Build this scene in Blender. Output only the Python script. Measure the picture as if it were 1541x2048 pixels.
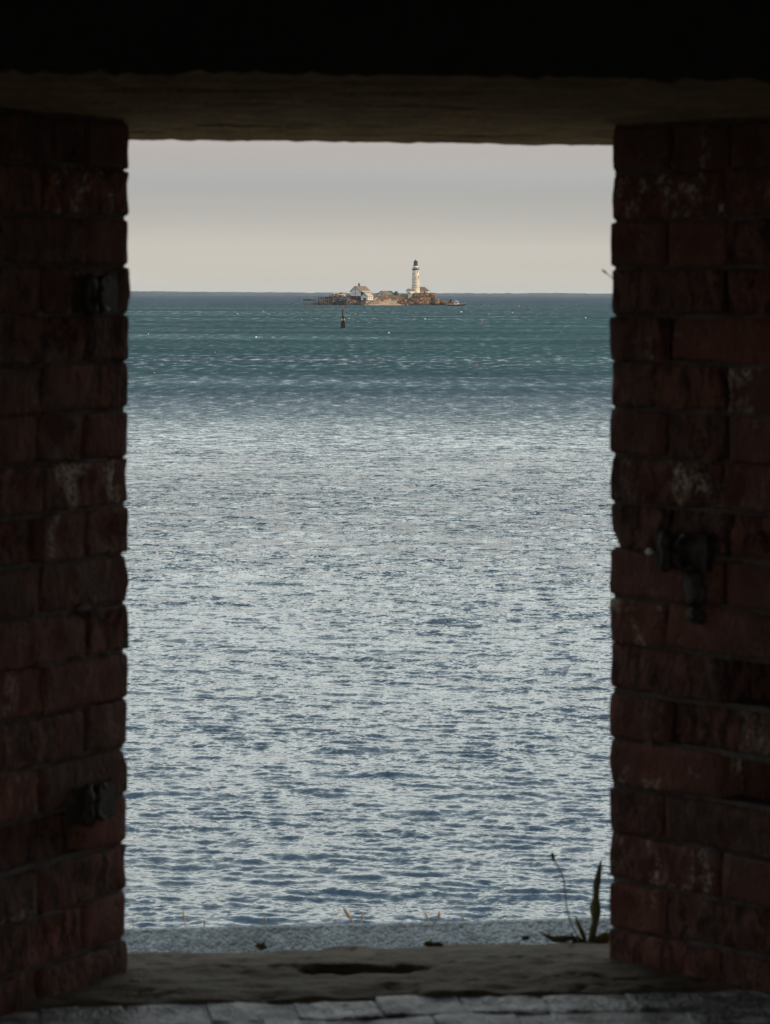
import bpy, math, random
import numpy as np
from mathutils import Vector, Matrix, noise

for _o in list(bpy.data.objects):
    bpy.data.objects.remove(_o)
SC = bpy.context.scene
COL = SC.collection
R = math.radians
rng = random.Random(7)

# ------------------------------------------------------------------ camera
EYE = 9.6                     # eye height above the sea, metres
FPX, PX0, PY0, ROLL = 6000.0, 770.5, 586.5, 0.00313
cam = bpy.data.cameras.new('camera')
cam.sensor_fit = 'VERTICAL'
cam.sensor_height = 36.0
cam.sensor_width = 36.0
cam.lens = FPX / 2048 * 36
cam.shift_y = -(1024 - PY0) / 2048
cam.clip_start, cam.clip_end = 0.05, 200000
cam.dof.use_dof = True
cam.dof.focus_distance = 1800
cam.dof.aperture_fstop = 20
camo = bpy.data.objects.new('camera', cam)
COL.objects.link(camo)
c_, s_ = math.cos(ROLL), math.sin(ROLL)
camo.matrix_world = Matrix(((c_, -s_, 0, 0), (0, 0, -1, 0), (s_, c_, 0, EYE), (0, 0, 0, 1)))
SC.camera = camo


def W(px, py, D):
    """world point that lies D metres ahead and shows at this place of the photograph (used to measure the site)"""
    dx, dy = px - PX0, py - PY0
    u = dx * c_ + dy * s_
    v = -dx * s_ + dy * c_
    return Vector((u / FPX * D, D, EYE - v / FPX * D))


# ------------------------------------------------------------------ world, sun, exposure
SUN_EL, SUN_AZ = R(34), R(103)          # azimuth clockwise from +Y (the view)
world = bpy.data.worlds.new('World')
SC.world = world
world.use_nodes = True
wn, wl = world.node_tree.nodes, world.node_tree.links
wn.clear()


def wnode(t, **k):
    n = wn.new(t)
    for a, b in k.items():
        setattr(n, a, b)
    return n


w_out = wnode('ShaderNodeOutputWorld')
w_bg = wnode('ShaderNodeBackground')
w_bg.inputs['Strength'].default_value = 0.1
w_sky = wnode('ShaderNodeTexSky', sky_type='NISHITA')
w_sky.sun_disc = False
w_sky.sun_elevation = SUN_EL
w_sky.sun_rotation = SUN_AZ
w_sky.dust_density = 4.0
w_tc = wnode('ShaderNodeTexCoord')
w_sep = wnode('ShaderNodeSeparateXYZ')
wl.new(w_tc.outputs['Generated'], w_sep.inputs[0])
# cloud cover: brightness over elevation, and thin level bands low over the horizon
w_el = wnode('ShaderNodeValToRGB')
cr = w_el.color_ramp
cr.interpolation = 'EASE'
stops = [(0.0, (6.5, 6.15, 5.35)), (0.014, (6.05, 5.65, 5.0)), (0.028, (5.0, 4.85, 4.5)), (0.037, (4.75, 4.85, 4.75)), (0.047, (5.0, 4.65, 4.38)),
         (0.10, (11.2, 11.9, 11.3)), (0.19, (14.4, 15.3, 14.6)), (0.36, (9.6, 10.8, 10.8)), (0.62, (5.4, 6.5, 7.2)), (1.0, (4.2, 5.4, 6.6))]  # bright band above the view, shaped to brighten the water's reflection
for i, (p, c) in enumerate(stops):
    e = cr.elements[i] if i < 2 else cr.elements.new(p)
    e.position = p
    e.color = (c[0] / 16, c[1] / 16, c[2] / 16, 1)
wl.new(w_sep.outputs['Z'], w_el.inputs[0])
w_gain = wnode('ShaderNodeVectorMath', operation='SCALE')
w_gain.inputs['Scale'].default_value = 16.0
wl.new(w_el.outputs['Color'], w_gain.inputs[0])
w_map = wnode('ShaderNodeMapping')
w_map.inputs['Scale'].default_value = (1.6, 1.6, 30.0)
wl.new(w_tc.outputs['Generated'], w_map.inputs['Vector'])
w_noi = wnode('ShaderNodeTexNoise')
w_noi.inputs['Scale'].default_value = 1.6
w_noi.inputs['Detail'].default_value = 4
w_noi.inputs['Roughness'].default_value = 0.45
wl.new(w_map.outputs[0], w_noi.inputs['Vector'])
w_fac = wnode('ShaderNodeMapRange')
w_fac.inputs['From Min'].default_value = 0.36
w_fac.inputs['From Max'].default_value = 0.66
w_fac.inputs['To Min'].default_value = 0.03
w_fac.inputs['To Max'].default_value = 0.16
wl.new(w_noi.outputs['Fac'], w_fac.inputs['Value'])
w_mix = wnode('ShaderNodeMix', data_type='RGBA')
wl.new(w_fac.outputs[0], w_mix.inputs['Factor'])
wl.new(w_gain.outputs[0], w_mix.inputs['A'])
w_hsv = wnode('ShaderNodeHueSaturation')
w_hsv.inputs['Saturation'].default_value = 0.85
w_hsv.inputs['Value'].default_value = 0.80
wl.new(w_sky.outputs[0], w_hsv.inputs['Color'])
wl.new(w_hsv.outputs[0], w_mix.inputs['B'])
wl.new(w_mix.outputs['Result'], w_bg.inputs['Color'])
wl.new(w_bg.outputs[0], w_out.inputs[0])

sl = bpy.data.lights.new('sun', 'SUN')
sl.energy = 4.0
sl.angle = R(0.53)
sl.color = (1.0, 0.78, 0.54)
so = bpy.data.objects.new('sun', sl)
COL.objects.link(so)
to_sun = Vector((math.sin(SUN_AZ) * math.cos(SUN_EL), math.cos(SUN_AZ) * math.cos(SUN_EL), math.sin(SUN_EL)))
so.rotation_euler = to_sun.to_track_quat('Z', 'Y').to_euler()
so.location = (0, -20, 60)

SC.view_settings.view_transform = 'Standard'
SC.view_settings.look = 'None'
SC.view_settings.exposure = 0.0
SC.view_settings.gamma = 1.0
SC.view_settings.use_curve_mapping = False
SC.render.engine = 'CYCLES'
SC.cycles.use_denoising = True
SC.cycles.max_bounces = 8
SC.cycles.diffuse_bounces = 5
SC.cycles.glossy_bounces = 3
SC.cycles.caustics_reflective = False
SC.cycles.caustics_refractive = False
SC.cycles.volume_bounces = 0


# ------------------------------------------------------------------ materials
class Mat:
    def __init__(s, name):
        s.m = bpy.data.materials.new(name)
        s.m.use_nodes = True
        s.n, s.l = s.m.node_tree.nodes, s.m.node_tree.links
        s.b = s.n['Principled BSDF']
        s.b.inputs['Roughness'].default_value = 0.85

    def node(s, t, **k):
        n = s.n.new(t)
        for a, b in k.items():
            setattr(n, a, b)
        return n

    def put(s, sock, v):
        if isinstance(v, bpy.types.NodeSocket):
            s.l.new(v, sock)
        else:
            sock.default_value = v

    def math(s, op, a, b=0.0, clamp=False):
        n = s.node('ShaderNodeMath', operation=op, use_clamp=clamp)
        s.put(n.inputs[0], a)
        s.put(n.inputs[1], b)
        return n.outputs[0]

    def vmath(s, op, a, b=(0, 0, 0)):
        n = s.node('ShaderNodeVectorMath', operation=op)
        s.put(n.inputs[0], a)
        if op == 'SCALE':
            s.put(n.inputs['Scale'], b)
        else:
            s.put(n.inputs[1], b)
        return n.outputs[0]

    def obj(s):
        return s.node('ShaderNodeTexCoord').outputs['Object']

    def pos(s):
        return s.node('ShaderNodeNewGeometry').outputs['Position']

    def scaled(s, v, sc):
        return s.vmath('MULTIPLY', v, sc)

    def noise(s, v, scale, detail=3, rough=0.55, col=False, dist=0.0):
        n = s.node('ShaderNodeTexNoise')
        s.put(n.inputs['Vector'], v)
        n.inputs['Scale'].default_value = scale
        n.inputs['Detail'].default_value = detail
        n.inputs['Roughness'].default_value = rough
        n.inputs['Distortion'].default_value = dist
        return n.outputs['Color'] if col else n.outputs['Fac']

    def vor(s, v, scale, feature='F1', out='Distance'):
        n = s.node('ShaderNodeTexVoronoi', feature=feature)
        s.put(n.inputs['Vector'], v)
        n.inputs['Scale'].default_value = scale
        return n.outputs[out]

    def rng(s, v, a, b, c=0.0, d=1.0):
        n = s.node('ShaderNodeMapRange')
        s.put(n.inputs['Value'], v)
        for k, x in zip(('From Min', 'From Max', 'To Min', 'To Max'), (a, b, c, d)):
            s.put(n.inputs[k], x)
        return n.outputs[0]

    def mix(s, f, a, b, mode='MIX'):
        n = s.node('ShaderNodeMix', data_type='RGBA', blend_type=mode)
        s.put(n.inputs['Factor'], f)
        s.put(n.inputs['A'], a if isinstance(a, bpy.types.NodeSocket) else (*a, 1))
        s.put(n.inputs['B'], b if isinstance(b, bpy.types.NodeSocket) else (*b, 1))
        return n.outputs['Result']

    def rand(s):
        return s.node('ShaderNodeObjectInfo').outputs['Random']

    def bump(s, h, strength=0.5, dist=0.01):
        n = s.node('ShaderNodeBump')
        n.inputs['Strength'].default_value = strength
        n.inputs['Distance'].default_value = dist
        s.put(n.inputs['Height'], h)
        s.l.new(n.outputs[0], s.b.inputs['Normal'])

    def color(s, v):
        s.put(s.b.inputs['Base Color'], v if isinstance(v, bpy.types.NodeSocket) else (*v, 1))

    def rough(s, v):
        s.put(s.b.inputs['Roughness'], v)


def plain(name, c, rough=0.8, var=0.25, scale=3.0, bump=0.0, metal=0.0):
    m = Mat(name)
    o = m.obj()
    n = m.noise(o, scale, 4)
    dark = tuple(x * (1 - var) for x in c)
    light = tuple(min(1, x * (1 + var)) for x in c)
    m.color(m.mix(m.rng(n, 0.3, 0.7), dark, light))
    m.rough(rough)
    m.b.inputs['Metallic'].default_value = metal
    if bump:
        m.bump(m.noise(o, scale * 5, 4), 0.6, bump)
    return m.m


def brick_mat(name, a, b, grey, rough=0.85, blotch=0.42, bscale=6.5):
    """weathered brick: own tone per brick, pale lime bloom, sooty blotches and pits"""
    m = Mat(name)
    o = m.obj()
    r = m.rand()
    off = m.vmath('ADD', o, m.vmath('SCALE', (31.0, 17.0, 5.0), r))
    base = m.mix(r, a, b)
    streak = m.noise(m.scaled(off, (1.0, 1.0, 0.42)), 62, 5, 0.62, dist=0.6)
    calm = m.rng(m.math('FRACT', m.math('MULTIPLY', r, 7.7)), 0.2, 0.7, 0.75, 0.0)
    c1 = m.mix(m.math('MAXIMUM', m.rng(streak, 0.40, 0.60), calm), tuple(x * 0.18 for x in a), base)
    bloom = m.noise(m.scaled(off, (1.0, 1.0, 0.6)), 22, 5, 0.65)
    edge = m.math('MULTIPLY', m.rng(bloom, 0.52, 0.66), m.rng(m.noise(off, 130, 3), 0.4, 0.62))
    crusty = m.rng(m.math('FRACT', m.math('MULTIPLY', r, 17.3)), 0.66, 0.97, 0.22, 1.7)
    c2 = m.mix(m.math('MULTIPLY', edge, crusty, True), c1, grey)
    soot_shade = m.rng(m.noise(m.pos(), bscale, 4), 0.42, 0.60)
    m.color(m.mix(m.math('MULTIPLY', soot_shade, blotch), c2, (0.045, 0.038, 0.035)))
    m.rough(rough)
    m.b.inputs['Specular IOR Level'].default_value = 0.3
    pit = m.vor(m.scaled(off, (1.0, 1.0, 0.6)), 85)
    h = m.math('ADD', m.math('MULTIPLY', streak, 1.0), m.math('MULTIPLY', m.rng(pit, 0.0, 0.35), 0.5))
    m.bump(h, 1.0, 0.009)
    return m.m


def concrete_mat(name, a, b, scale=9.0, bump=0.004, rough=0.9):
    m = Mat(name)
    p = m.pos()
    n1 = m.noise(p, scale, 6, 0.6)
    n2 = m.noise(p, scale * 8, 4, 0.6)
    c = m.mix(m.rng(n1, 0.35, 0.66), a, b)
    m.color(m.mix(m.rng(n2, 0.52, 0.72), c, tuple(x * 0.45 for x in a)))
    m.rough(rough)
    m.b.inputs['Specular IOR Level'].default_value = 0.3
    m.bump(m.math('ADD', m.math('MULTIPLY', n1, 0.7), m.math('MULTIPLY', n2, 0.5)), 0.9, bump)
    return m.m  # wide unseen opening added in the back wall to light the jambs


M = {}
M['brick'] = brick_mat('old_brick', (0.25, 0.092, 0.066), (0.165, 0.080, 0.064), (0.56, 0.47, 0.40))
M['mortar'] = concrete_mat('mortar', (0.17, 0.15, 0.135), (0.08, 0.07, 0.062), 25)
M['paver'] = brick_mat('worn_paver', (0.60, 0.56, 0.57), (0.34, 0.32, 0.33), (0.80, 0.76, 0.75), 0.55, 0.88, 15)
M['sill'] = concrete_mat('damp_concrete', (0.078, 0.054, 0.033), (0.140, 0.106, 0.070), 9, 0.008)
M['soffit'] = concrete_mat('brown_concrete', (0.55, 0.40, 0.235), (0.28, 0.205, 0.12), 15, 0.012)
M['inner'] = concrete_mat('sooty_wall', (0.09, 0.08, 0.072), (0.06, 0.054, 0.05), 5)
M['soot_shade'] = concrete_mat('shade_black_masonry', (0.020, 0.019, 0.018), (0.013, 0.012, 0.012), 5)  # near-black base colour puts the shade of the unlit lintel face into the masonry
M['outer'] = concrete_mat('outer_concrete', (0.20, 0.18, 0.16), (0.27, 0.25, 0.23), 3)
M['iron'] = plain('rusty_iron', (0.055, 0.047, 0.044), 0.65, 0.7, 55, 0.002, 0.6)

# rough kerb with pebbles showing
_m = Mat('pebble_concrete')
_p = _m.pos()
_v = _m.node('ShaderNodeTexVoronoi')
_m.put(_v.inputs['Vector'], _p)
_v.inputs['Scale'].default_value = 125
_m.color(_m.mix(_m.rng(_m.noise(_p, 9, 4), 0.35, 0.65), _m.mix(_m.node('ShaderNodeSeparateColor').outputs[0], (0.2, 0.2, 0.2), (0.2, 0.2, 0.2)), (0.2, 0.2, 0.2)))
_sep = _m.node('ShaderNodeSeparateColor')
_m.l.new(_v.outputs['Color'], _sep.inputs[0])
_peb = _m.mix(_sep.outputs[0], (0.36, 0.385, 0.38), (0.68, 0.69, 0.67))
_peb = _m.mix(_m.rng(_m.noise(_p, 5, 4), 0.42, 0.68, 0, 0.5), _peb, (0.20, 0.19, 0.165))
_m.color(_peb)
_m.bump(_m.rng(_v.outputs['Distance'], 0.0, 0.7, 1.0, 0.0), 1.0, 0.006)
M['kerb'] = _m.m

# ------------------------------------------------------------------ mesh helpers


def mesh_obj(name, verts, faces, mat, parent=None, smooth=False, mats=None, mat_idx=None):
    me = bpy.data.meshes.new(name)
    me.from_pydata([tuple(v) for v in verts], [], [tuple(f) for f in faces])
    if mats:
        for m in mats:
            me.materials.append(m)
        if mat_idx is not None:
            me.polygons.foreach_set('material_index', np.asarray(mat_idx, dtype=np.int32))
    elif mat:
        me.materials.append(mat)
    if smooth:
        me.polygons.foreach_set('use_smooth', [True] * len(me.polygons))
    me.update()
    o = bpy.data.objects.new(name, me)
    COL.objects.link(o)
    if parent:
        o.parent = parent
    return o


def grid_mesh(name, V, mat, parent=None, smooth=True, mats=None, mat_fn=None):
    """V: (rows, cols, 3) array"""
    r, c = V.shape[:2]
    me = bpy.data.meshes.new(name)
    i = np.arange(r * c).reshape(r, c)
    q = np.stack([i[:-1, :-1], i[:-1, 1:], i[1:, 1:], i[1:, :-1]], -1).reshape(-1, 4)
    me.vertices.add(r * c)
    me.vertices.foreach_set('co', V.reshape(-1).astype(np.float32))
    me.loops.add(q.size)
    me.loops.foreach_set('vertex_index', q.reshape(-1).astype(np.int32))
    me.polygons.add(len(q))
    me.polygons.foreach_set('loop_start', np.arange(0, q.size, 4, dtype=np.int32))
    me.polygons.foreach_set('use_smooth', np.full(len(q), smooth))
    for m in (mats or [mat]):
        me.materials.append(m)
    if mat_fn is not None:
        cen = (V[:-1, :-1] + V[1:, 1:]) / 2
        me.polygons.foreach_set('material_index', mat_fn(cen).reshape(-1).astype(np.int32))
    me.update(calc_edges=True)
    me.validate()
    o = bpy.data.objects.new(name, me)
    COL.objects.link(o)
    if parent:
        o.parent = parent
    return o


class MB:
    """collects boxes, tubes, prisms into one mesh"""

    def __init__(s):
        s.v, s.f = [], []

    def add(s, v, f):
        b = len(s.v)
        s.v += [tuple(x) for x in v]
        s.f += [tuple(i + b for i in q) for q in f]
        return s

    def box(s, x0, x1, y0, y1, z0, z1):
        v = [(x, y, z) for z in (z0, z1) for y in (y0, y1) for x in (x0, x1)]
        return s.add(v, [(0, 2, 3, 1), (4, 5, 7, 6), (0, 1, 5, 4), (2, 6, 7, 3), (0, 4, 6, 2), (1, 3, 7, 5)])

    def prism(s, poly, z0, z1):
        n = len(poly)
        v = [(p[0], p[1], z0) for p in poly] + [(p[0], p[1], z1) for p in poly]
        f = [tuple(range(n))[::-1], tuple(range(n, 2 * n))]
        f += [(i, (i + 1) % n, n + (i + 1) % n, n + i) for i in range(n)]
        return s.add(v, f)

    def tube(s, pts, rad, seg=8, cap=True):
        pts = [Vector(p) for p in pts]
        if not hasattr(rad, '__len__'):
            rad = [rad] * len(pts)
        rings = []
        for i, p in enumerate(pts):
            d = (pts[min(i + 1, len(pts) - 1)] - pts[max(i - 1, 0)]).normalized()
            a = d.cross(Vector((0, 0, 1)))
            if a.length < 1e-3:
                a = d.cross(Vector((1, 0, 0)))
            a.normalize()
            b = d.cross(a)
            rings.append([p + (a * math.cos(t) + b * math.sin(t)) * rad[i] for t in [2 * math.pi * k / seg for k in range(seg)]])
        v = [q for r_ in rings for q in r_]
        f = []
        for i in range(len(pts) - 1):
            for k in range(seg):
                f.append((i * seg + k, i * seg + (k + 1) % seg, (i + 1) * seg + (k + 1) % seg, (i + 1) * seg + k))
        if cap:
            f.append(tuple(range(seg))[::-1])
            f.append(tuple(range((len(pts) - 1) * seg, len(pts) * seg)))
        return s.add(v, f)

    def lathe(s, prof, seg=32, cx=0, cy=0):
        v = [(cx + r_ * math.cos(2 * math.pi * k / seg), cy + r_ * math.sin(2 * math.pi * k / seg), z) for r_, z in prof for k in range(seg)]
        f = []
        for i in range(len(prof) - 1):
            for k in range(seg):
                f.append((i * seg + k, i * seg + (k + 1) % seg, (i + 1) * seg + (k + 1) % seg, (i + 1) * seg + k))
        f.append(tuple(range(seg))[::-1])
        f.append(tuple(range((len(prof) - 1) * seg, len(prof) * seg)))
        return s.add(v, f)

    def build(s, name, mat, parent=None, smooth=False):
        return mesh_obj(name, s.v, s.f, mat, parent, smooth)


def tag(o, label=None, cat=None, group=None, kind=None):
    if label:
        o['label'] = label
    if cat:
        o['category'] = cat
    if group:
        o['group'] = group
    if kind:
        o['kind'] = kind
    return o


def empty(name, loc, rz=0.0, label=None, cat=None, group=None):
    o = bpy.data.objects.new(name, None)
    o.empty_display_size = 0.1
    COL.objects.link(o)
    o.location = loc
    o.rotation_euler = (0, 0, rz)
    return tag(o, label, cat, group)


# ------------------------------------------------------------------ the sea
def fan(rows, cols):
    return np.stack([rows[:, None] * cols[None, :], np.repeat(rows[:, None], len(cols), 1), np.zeros((len(rows), len(cols)))], -1)


v_ = np.concatenate([np.linspace(4200, 1320, 24, endpoint=False), np.arange(1320, 260, -1.05), np.arange(260, 60, -1.4), np.arange(60, 12, -1.0), np.geomspace(12, 2.9, 30)])
rows = EYE * FPX / v_
cin = np.arange(-0.13, 0.1301, 0.00072)
cout = np.geomspace(0.14, 1.25, 16)
cols = np.concatenate([-cout[::-1], cin, cout])
V = fan(rows, cols)
dr = np.gradient(rows)[:, None]
dc = 0.00072 * rows[:, None]
cell = np.maximum(dr, dc)
nr = np.random.RandomState(3)
Z = np.zeros(V.shape[:2])
X, Y = V[..., 0], V[..., 1]
for k in range(90):
    lam = 0.34 * (3.6 / 0.34) ** (nr.rand() ** 1.15)
    th = R(-97) + nr.randn() * R(26)
    amp = 0.0038 * lam ** 0.25 * (0.5 + nr.rand())
    kx, ky = 2 * math.pi / lam * math.cos(th), 2 * math.pi / lam * math.sin(th)
    ph = kx * X + ky * Y + nr.rand() * 6.283
    fade = np.clip((lam / np.maximum(cell * 2.2, 1e-6) - 1), 0, 1)
    inner = (np.abs(cols)[None, :] <= 0.1301)
    if lam < 4:
        fade = fade * inner
    env = 0.55 + 0.45 * np.sin(0.11 * X / lam ** .5 + 0.05 * Y / lam ** .5 + k * 1.7)
    sn = np.sin(ph)
    Z += amp * fade * env * (sn + 0.2 * np.cos(2 * ph))
far = np.clip((3000 - rows) / 2000, 0, 1)[:, None]
V[..., 2] = Z * far

m = Mat('sea_water')
p = m.pos()
sx = m.node('ShaderNodeSeparateXYZ')
m.l.new(p, sx.inputs[0])
ypos = sx.outputs['Y']
half = (0.5, 0.5, 0.5)
pp = m.scaled(p, (0.8, 1.0, 1.0))


def slope(scale, amp, det=2):
    return m.vmath('SCALE', m.vmath('SUBTRACT', m.noise(pp, scale, det, 0.5, True), half), amp)


wind = m.noise(m.scaled(p, (0.0045, 0.013, 1.0)), 1.0, 4, 0.55)
wind = m.rng(wind, 0.34, 0.66, 0.6, 1.4)
fc = m.node('ShaderNodeFloatCurve')
cv = fc.mapping.curves[0]
for x_, y_ in ((0.0, 0.10), (0.045, 0.155), (0.11, 0.37), (0.26, 0.62), (0.55, 0.84), (1.0, 1.0)):
    if x_ in (0.0, 1.0):
        cv.points[0 if x_ == 0 else -1].location = (x_, y_)
    else:
        cv.points.new(x_, y_)
fc.mapping.update()
m.put(fc.inputs['Value'], m.rng(ypos, 45, 900))
gust = m.rng(m.noise(m.scaled(p, (0.10, 0.20, 1.0)), 1.0, 3, 0.6), 0.36, 0.64, 0.70, 1.32)
ruffle = m.math('MULTIPLY', m.math('MULTIPLY', wind, gust), m.math('MULTIPLY', fc.outputs[0], 9.0))
# groups of crests, finer close in and longer far out
crest1 = m.noise(m.scaled(p, (1.3, 0.9, 1.0)), 1.0, 3, 0.6)
crest2 = m.noise(m.scaled(p, (0.62, 0.11, 1.0)), 1.0, 3, 0.65)
crest3 = m.noise(m.scaled(p, (0.34, 0.030, 1.0)), 1.0, 3, 0.65)
w12 = m.rng(ypos, 160, 420)
w23 = m.rng(ypos, 480, 1100)
mixf = m.node('ShaderNodeMix', data_type='FLOAT')
m.put(mixf.inputs[0], w12); m.put(mixf.inputs[2], crest1); m.put(mixf.inputs[3], crest2)
mixg = m.node('ShaderNodeMix', data_type='FLOAT')
m.put(mixg.inputs[0], w23); m.put(mixg.inputs[2], mixf.outputs[0]); m.put(mixg.inputs[3], crest3)
crest_f = m.rng(mixg.outputs[0], 0.36, 0.64, m.rng(ypos, 60, 160, 0.75, 0.42), m.rng(ypos, 60, 160, 1.25, 1.8))
ruffle = m.math('MULTIPLY', ruffle, crest_f)
s1 = slope(0.17, 0.12)
s2 = slope(1.05, 0.42, 3)
s3 = slope(4.8, 0.72, 3)
s4 = slope(14.0, 0.70, 3)
tot = m.vmath('ADD', m.vmath('ADD', s1, s2), m.vmath('ADD', s3, s4))
tot = m.vmath('SCALE', tot, ruffle)
# at a low angle only the wave sides that face the shore are seen: the backs are hidden behind the crests
ts = m.node('ShaderNodeSeparateXYZ')
m.l.new(tot, ts.inputs[0])
tilt = m.math('MULTIPLY', m.math('MULTIPLY', crest_f, wind), m.math('MINIMUM', m.math('MULTIPLY', m.math('POWER', m.rng(ypos, 66, 560), 0.44), 0.46), 0.42))
ty = m.math('MULTIPLY', m.math('SQRT', m.math('ADD', m.math('MULTIPLY', ts.outputs['Y'], ts.outputs['Y']), m.math('MULTIPLY', tilt, tilt))), -1.0)
k_ = m.rng(ypos, 50, 380, 0.15, 1.0)
ty = m.math('ADD', m.math('MULTIPLY', ty, k_), m.math('MULTIPLY', ts.outputs['Y'], m.math('SUBTRACT', 1.0, k_)))
tc_ = m.node('ShaderNodeCombineXYZ')
m.put(tc_.inputs[0], m.math('MULTIPLY', ts.outputs['X'], 0.6))
m.put(tc_.inputs[1], ty)
tot = tc_.outputs[0]
gn = m.node('ShaderNodeNewGeometry').outputs['Normal']
nrm = m.vmath('NORMALIZE', m.vmath('ADD', gn, tot))
m.l.new(nrm, m.b.inputs['Normal'])
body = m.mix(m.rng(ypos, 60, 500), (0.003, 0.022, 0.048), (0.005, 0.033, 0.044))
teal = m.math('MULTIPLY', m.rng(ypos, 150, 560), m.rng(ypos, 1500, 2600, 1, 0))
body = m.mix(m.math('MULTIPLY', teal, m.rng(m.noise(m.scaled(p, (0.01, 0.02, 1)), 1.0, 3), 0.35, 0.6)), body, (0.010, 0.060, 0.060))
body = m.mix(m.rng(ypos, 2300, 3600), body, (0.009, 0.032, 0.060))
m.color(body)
m.rough(0.05)
m.b.inputs['IOR'].default_value = 1.45
m.b.inputs['Specular IOR Level'].default_value = 0.75
M['water'] = m.m
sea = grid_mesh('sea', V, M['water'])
tag(sea, 'choppy blue grey sea reaching to the horizon', kind='structure')

# ------------------------------------------------------------------ far coast
M['coast'] = plain('coast_woods', (0.034, 0.048, 0.050), 0.95, 0.3, 0.01)
nx = 900
xs = np.linspace(-5200, 5200, nx)
hh = np.array([7.5 + 5.5 * noise.fractal(Vector((x / 900, 3.1, 0)), 0.9, 2.1, 6) + 2.2 * noise.noise(Vector((x / 45, 8, 0))) for x in xs])
hh = np.clip(hh + 5.0, 3, 40)
V = np.zeros((5, nx, 3))
for j, (yy, k) in enumerate(((13000, -0.06), (13020, 0.62), (13150, 0.95), (13700, 1.0), (14600, -0.1))):
    V[j, :, 0] = xs
    V[j, :, 1] = yy + 160 * np.sin(xs / 1300)
    V[j, :, 2] = hh * k + (0.8 * nr.randn(nx) if k > .5 else 0)
coast = grid_mesh('hills', V, M['coast'], smooth=False)
tag(coast, 'low hazy wooded shore along the horizon', kind='structure')

# ------------------------------------------------------------------ the island
YI = 2400.0


def IX(px, D=YI):
    return (px - PX0) / FPX * D


def IZ(py, D=YI):
    return EYE - (py - PY0) / FPX * D


m = Mat('island_rock')
p = m.pos()
n1 = m.noise(p, 0.35, 6, 0.6)
n2 = m.noise(m.scaled(p, (1, 1, 2.2)), 1.1, 5, 0.65)
c = m.mix(m.rng(n1, 0.36, 0.64), (0.36, 0.15, 0.065), (0.52, 0.31, 0.17))
c = m.mix(m.rng(n2, 0.47, 0.58), c, (0.060, 0.034, 0.026))
szz = m.node('ShaderNodeSeparateXYZ')
m.l.new(p, szz.inputs[0])
ck = m.node('ShaderNodeTexVoronoi', feature='DISTANCE_TO_EDGE')
m.put(ck.inputs['Vector'], m.vmath('ADD', m.scaled(p, (0.30, 0.30, 0.42)), m.vmath('SCALE', m.noise(p, 0.5, 3, 0.5, True), 0.9)))
ck.inputs['Scale'].default_value = 1.0
c = m.mix(m.rng(ck.outputs['Distance'], 0.04, 0.16, 0.95, 0.0), c, (0.03, 0.02, 0.016))
wet = m.rng(m.math('ADD', szz.outputs['Z'], m.math('MULTIPLY', n2, 1.6)), 1.7, 2.5, 1, 0)
m.color(m.mix(wet, c, (0.030, 0.022, 0.018)))
m.bump(m.math('ADD', n1, n2), 1.0, 1.2)
M['rock'] = m.m

m = Mat('dry_turf')
p = m.pos()
n1 = m.noise(p, 0.5, 5, 0.6)
c = m.mix(m.rng(n1, 0.38, 0.62), (0.16, 0.075, 0.028), (0.075, 0.070, 0.028))
c = m.mix(m.rng(m.noise(p, 1.6, 4), 0.55, 0.68), c, (0.30, 0.17, 0.08))
m.color(c)
m.bump(m.noise(p, 2.5, 4), 1.0, 0.5)
M['turf'] = m.m

m = Mat('shore_gravel')
p = m.pos()
v1 = m.noise(m.scaled(p, (0.4, 0.4, 1.6)), 1.2, 5, 0.65)
c = m.mix(m.rng(v1, 0.35, 0.65), (0.25, 0.17, 0.11), (0.44, 0.38, 0.29))
c = m.mix(m.rng(m.noise(m.scaled(p, (0.5, 0.5, 2.0)), 1.6, 4), 0.50, 0.62), c, (0.33, 0.13, 0.05))
m.color(c)
m.bump(m.noise(p, 3, 3), 0.8, 0.3)
M['gravel'] = m.m

M['rust'] = plain('rust_bank', (0.33, 0.12, 0.045), 0.95, 0.6, 0.5, 0.5)
M['dark_rock'] = plain('grey_riprap', (0.075, 0.07, 0.085), 0.9, 0.6, 0.8, 0.4)
M['pale_rock'] = plain('pale_ledge', (0.42, 0.33, 0.24), 0.9, 0.45, 0.7, 0.6)
M['wet_rock'] = plain('wet_rock', (0.028, 0.022, 0.020), 0.6, 0.5, 0.8, 0.4)

sky_px = [590, 606, 612, 620, 632, 645, 655, 664, 672, 684, 700, 712, 725, 740, 748, 760, 780, 800, 812, 822, 840, 855, 863, 868, 872, 879, 884, 889, 896, 900, 908, 915, 922, 934]
sky_py = [613, 609.3, 608.6, 606, 605, 601, 597, 591, 588.5, 587.5, 591, 592.5, 597, 599, 594, 591.5, 590.5, 590.5, 588.5, 587, 586.2, 586, 585.8, 588, 596, 602.5, 603.5, 600, 602.5, 603.5, 602, 605, 608, 613]
gx = np.arange(IX(588), IX(936), 0.42)
gy = np.concatenate([np.arange(2392, 2426, 0.55), np.arange(2426, 2470, 2.0)])
crest = np.interp(gx, [IX(a) for a in sky_px], [IZ(b) for b in sky_py])
pxs = gx / YI * FPX + PX0
shore = 2400 + 3.0 * np.array([noise.noise(Vector((x / 7, 0.3, 0))) for x in gx]) + np.interp(pxs, [600, 700, 735, 775, 815, 870, 935], [6, 3, -1, -4, -1, 3, 9])
rise = np.interp(pxs, [600, 690, 730, 770, 812, 830, 870, 935], [4, 12, 22, 26, 22, 10, 8, 5])
V = np.zeros((len(gy), len(gx), 3))
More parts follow.
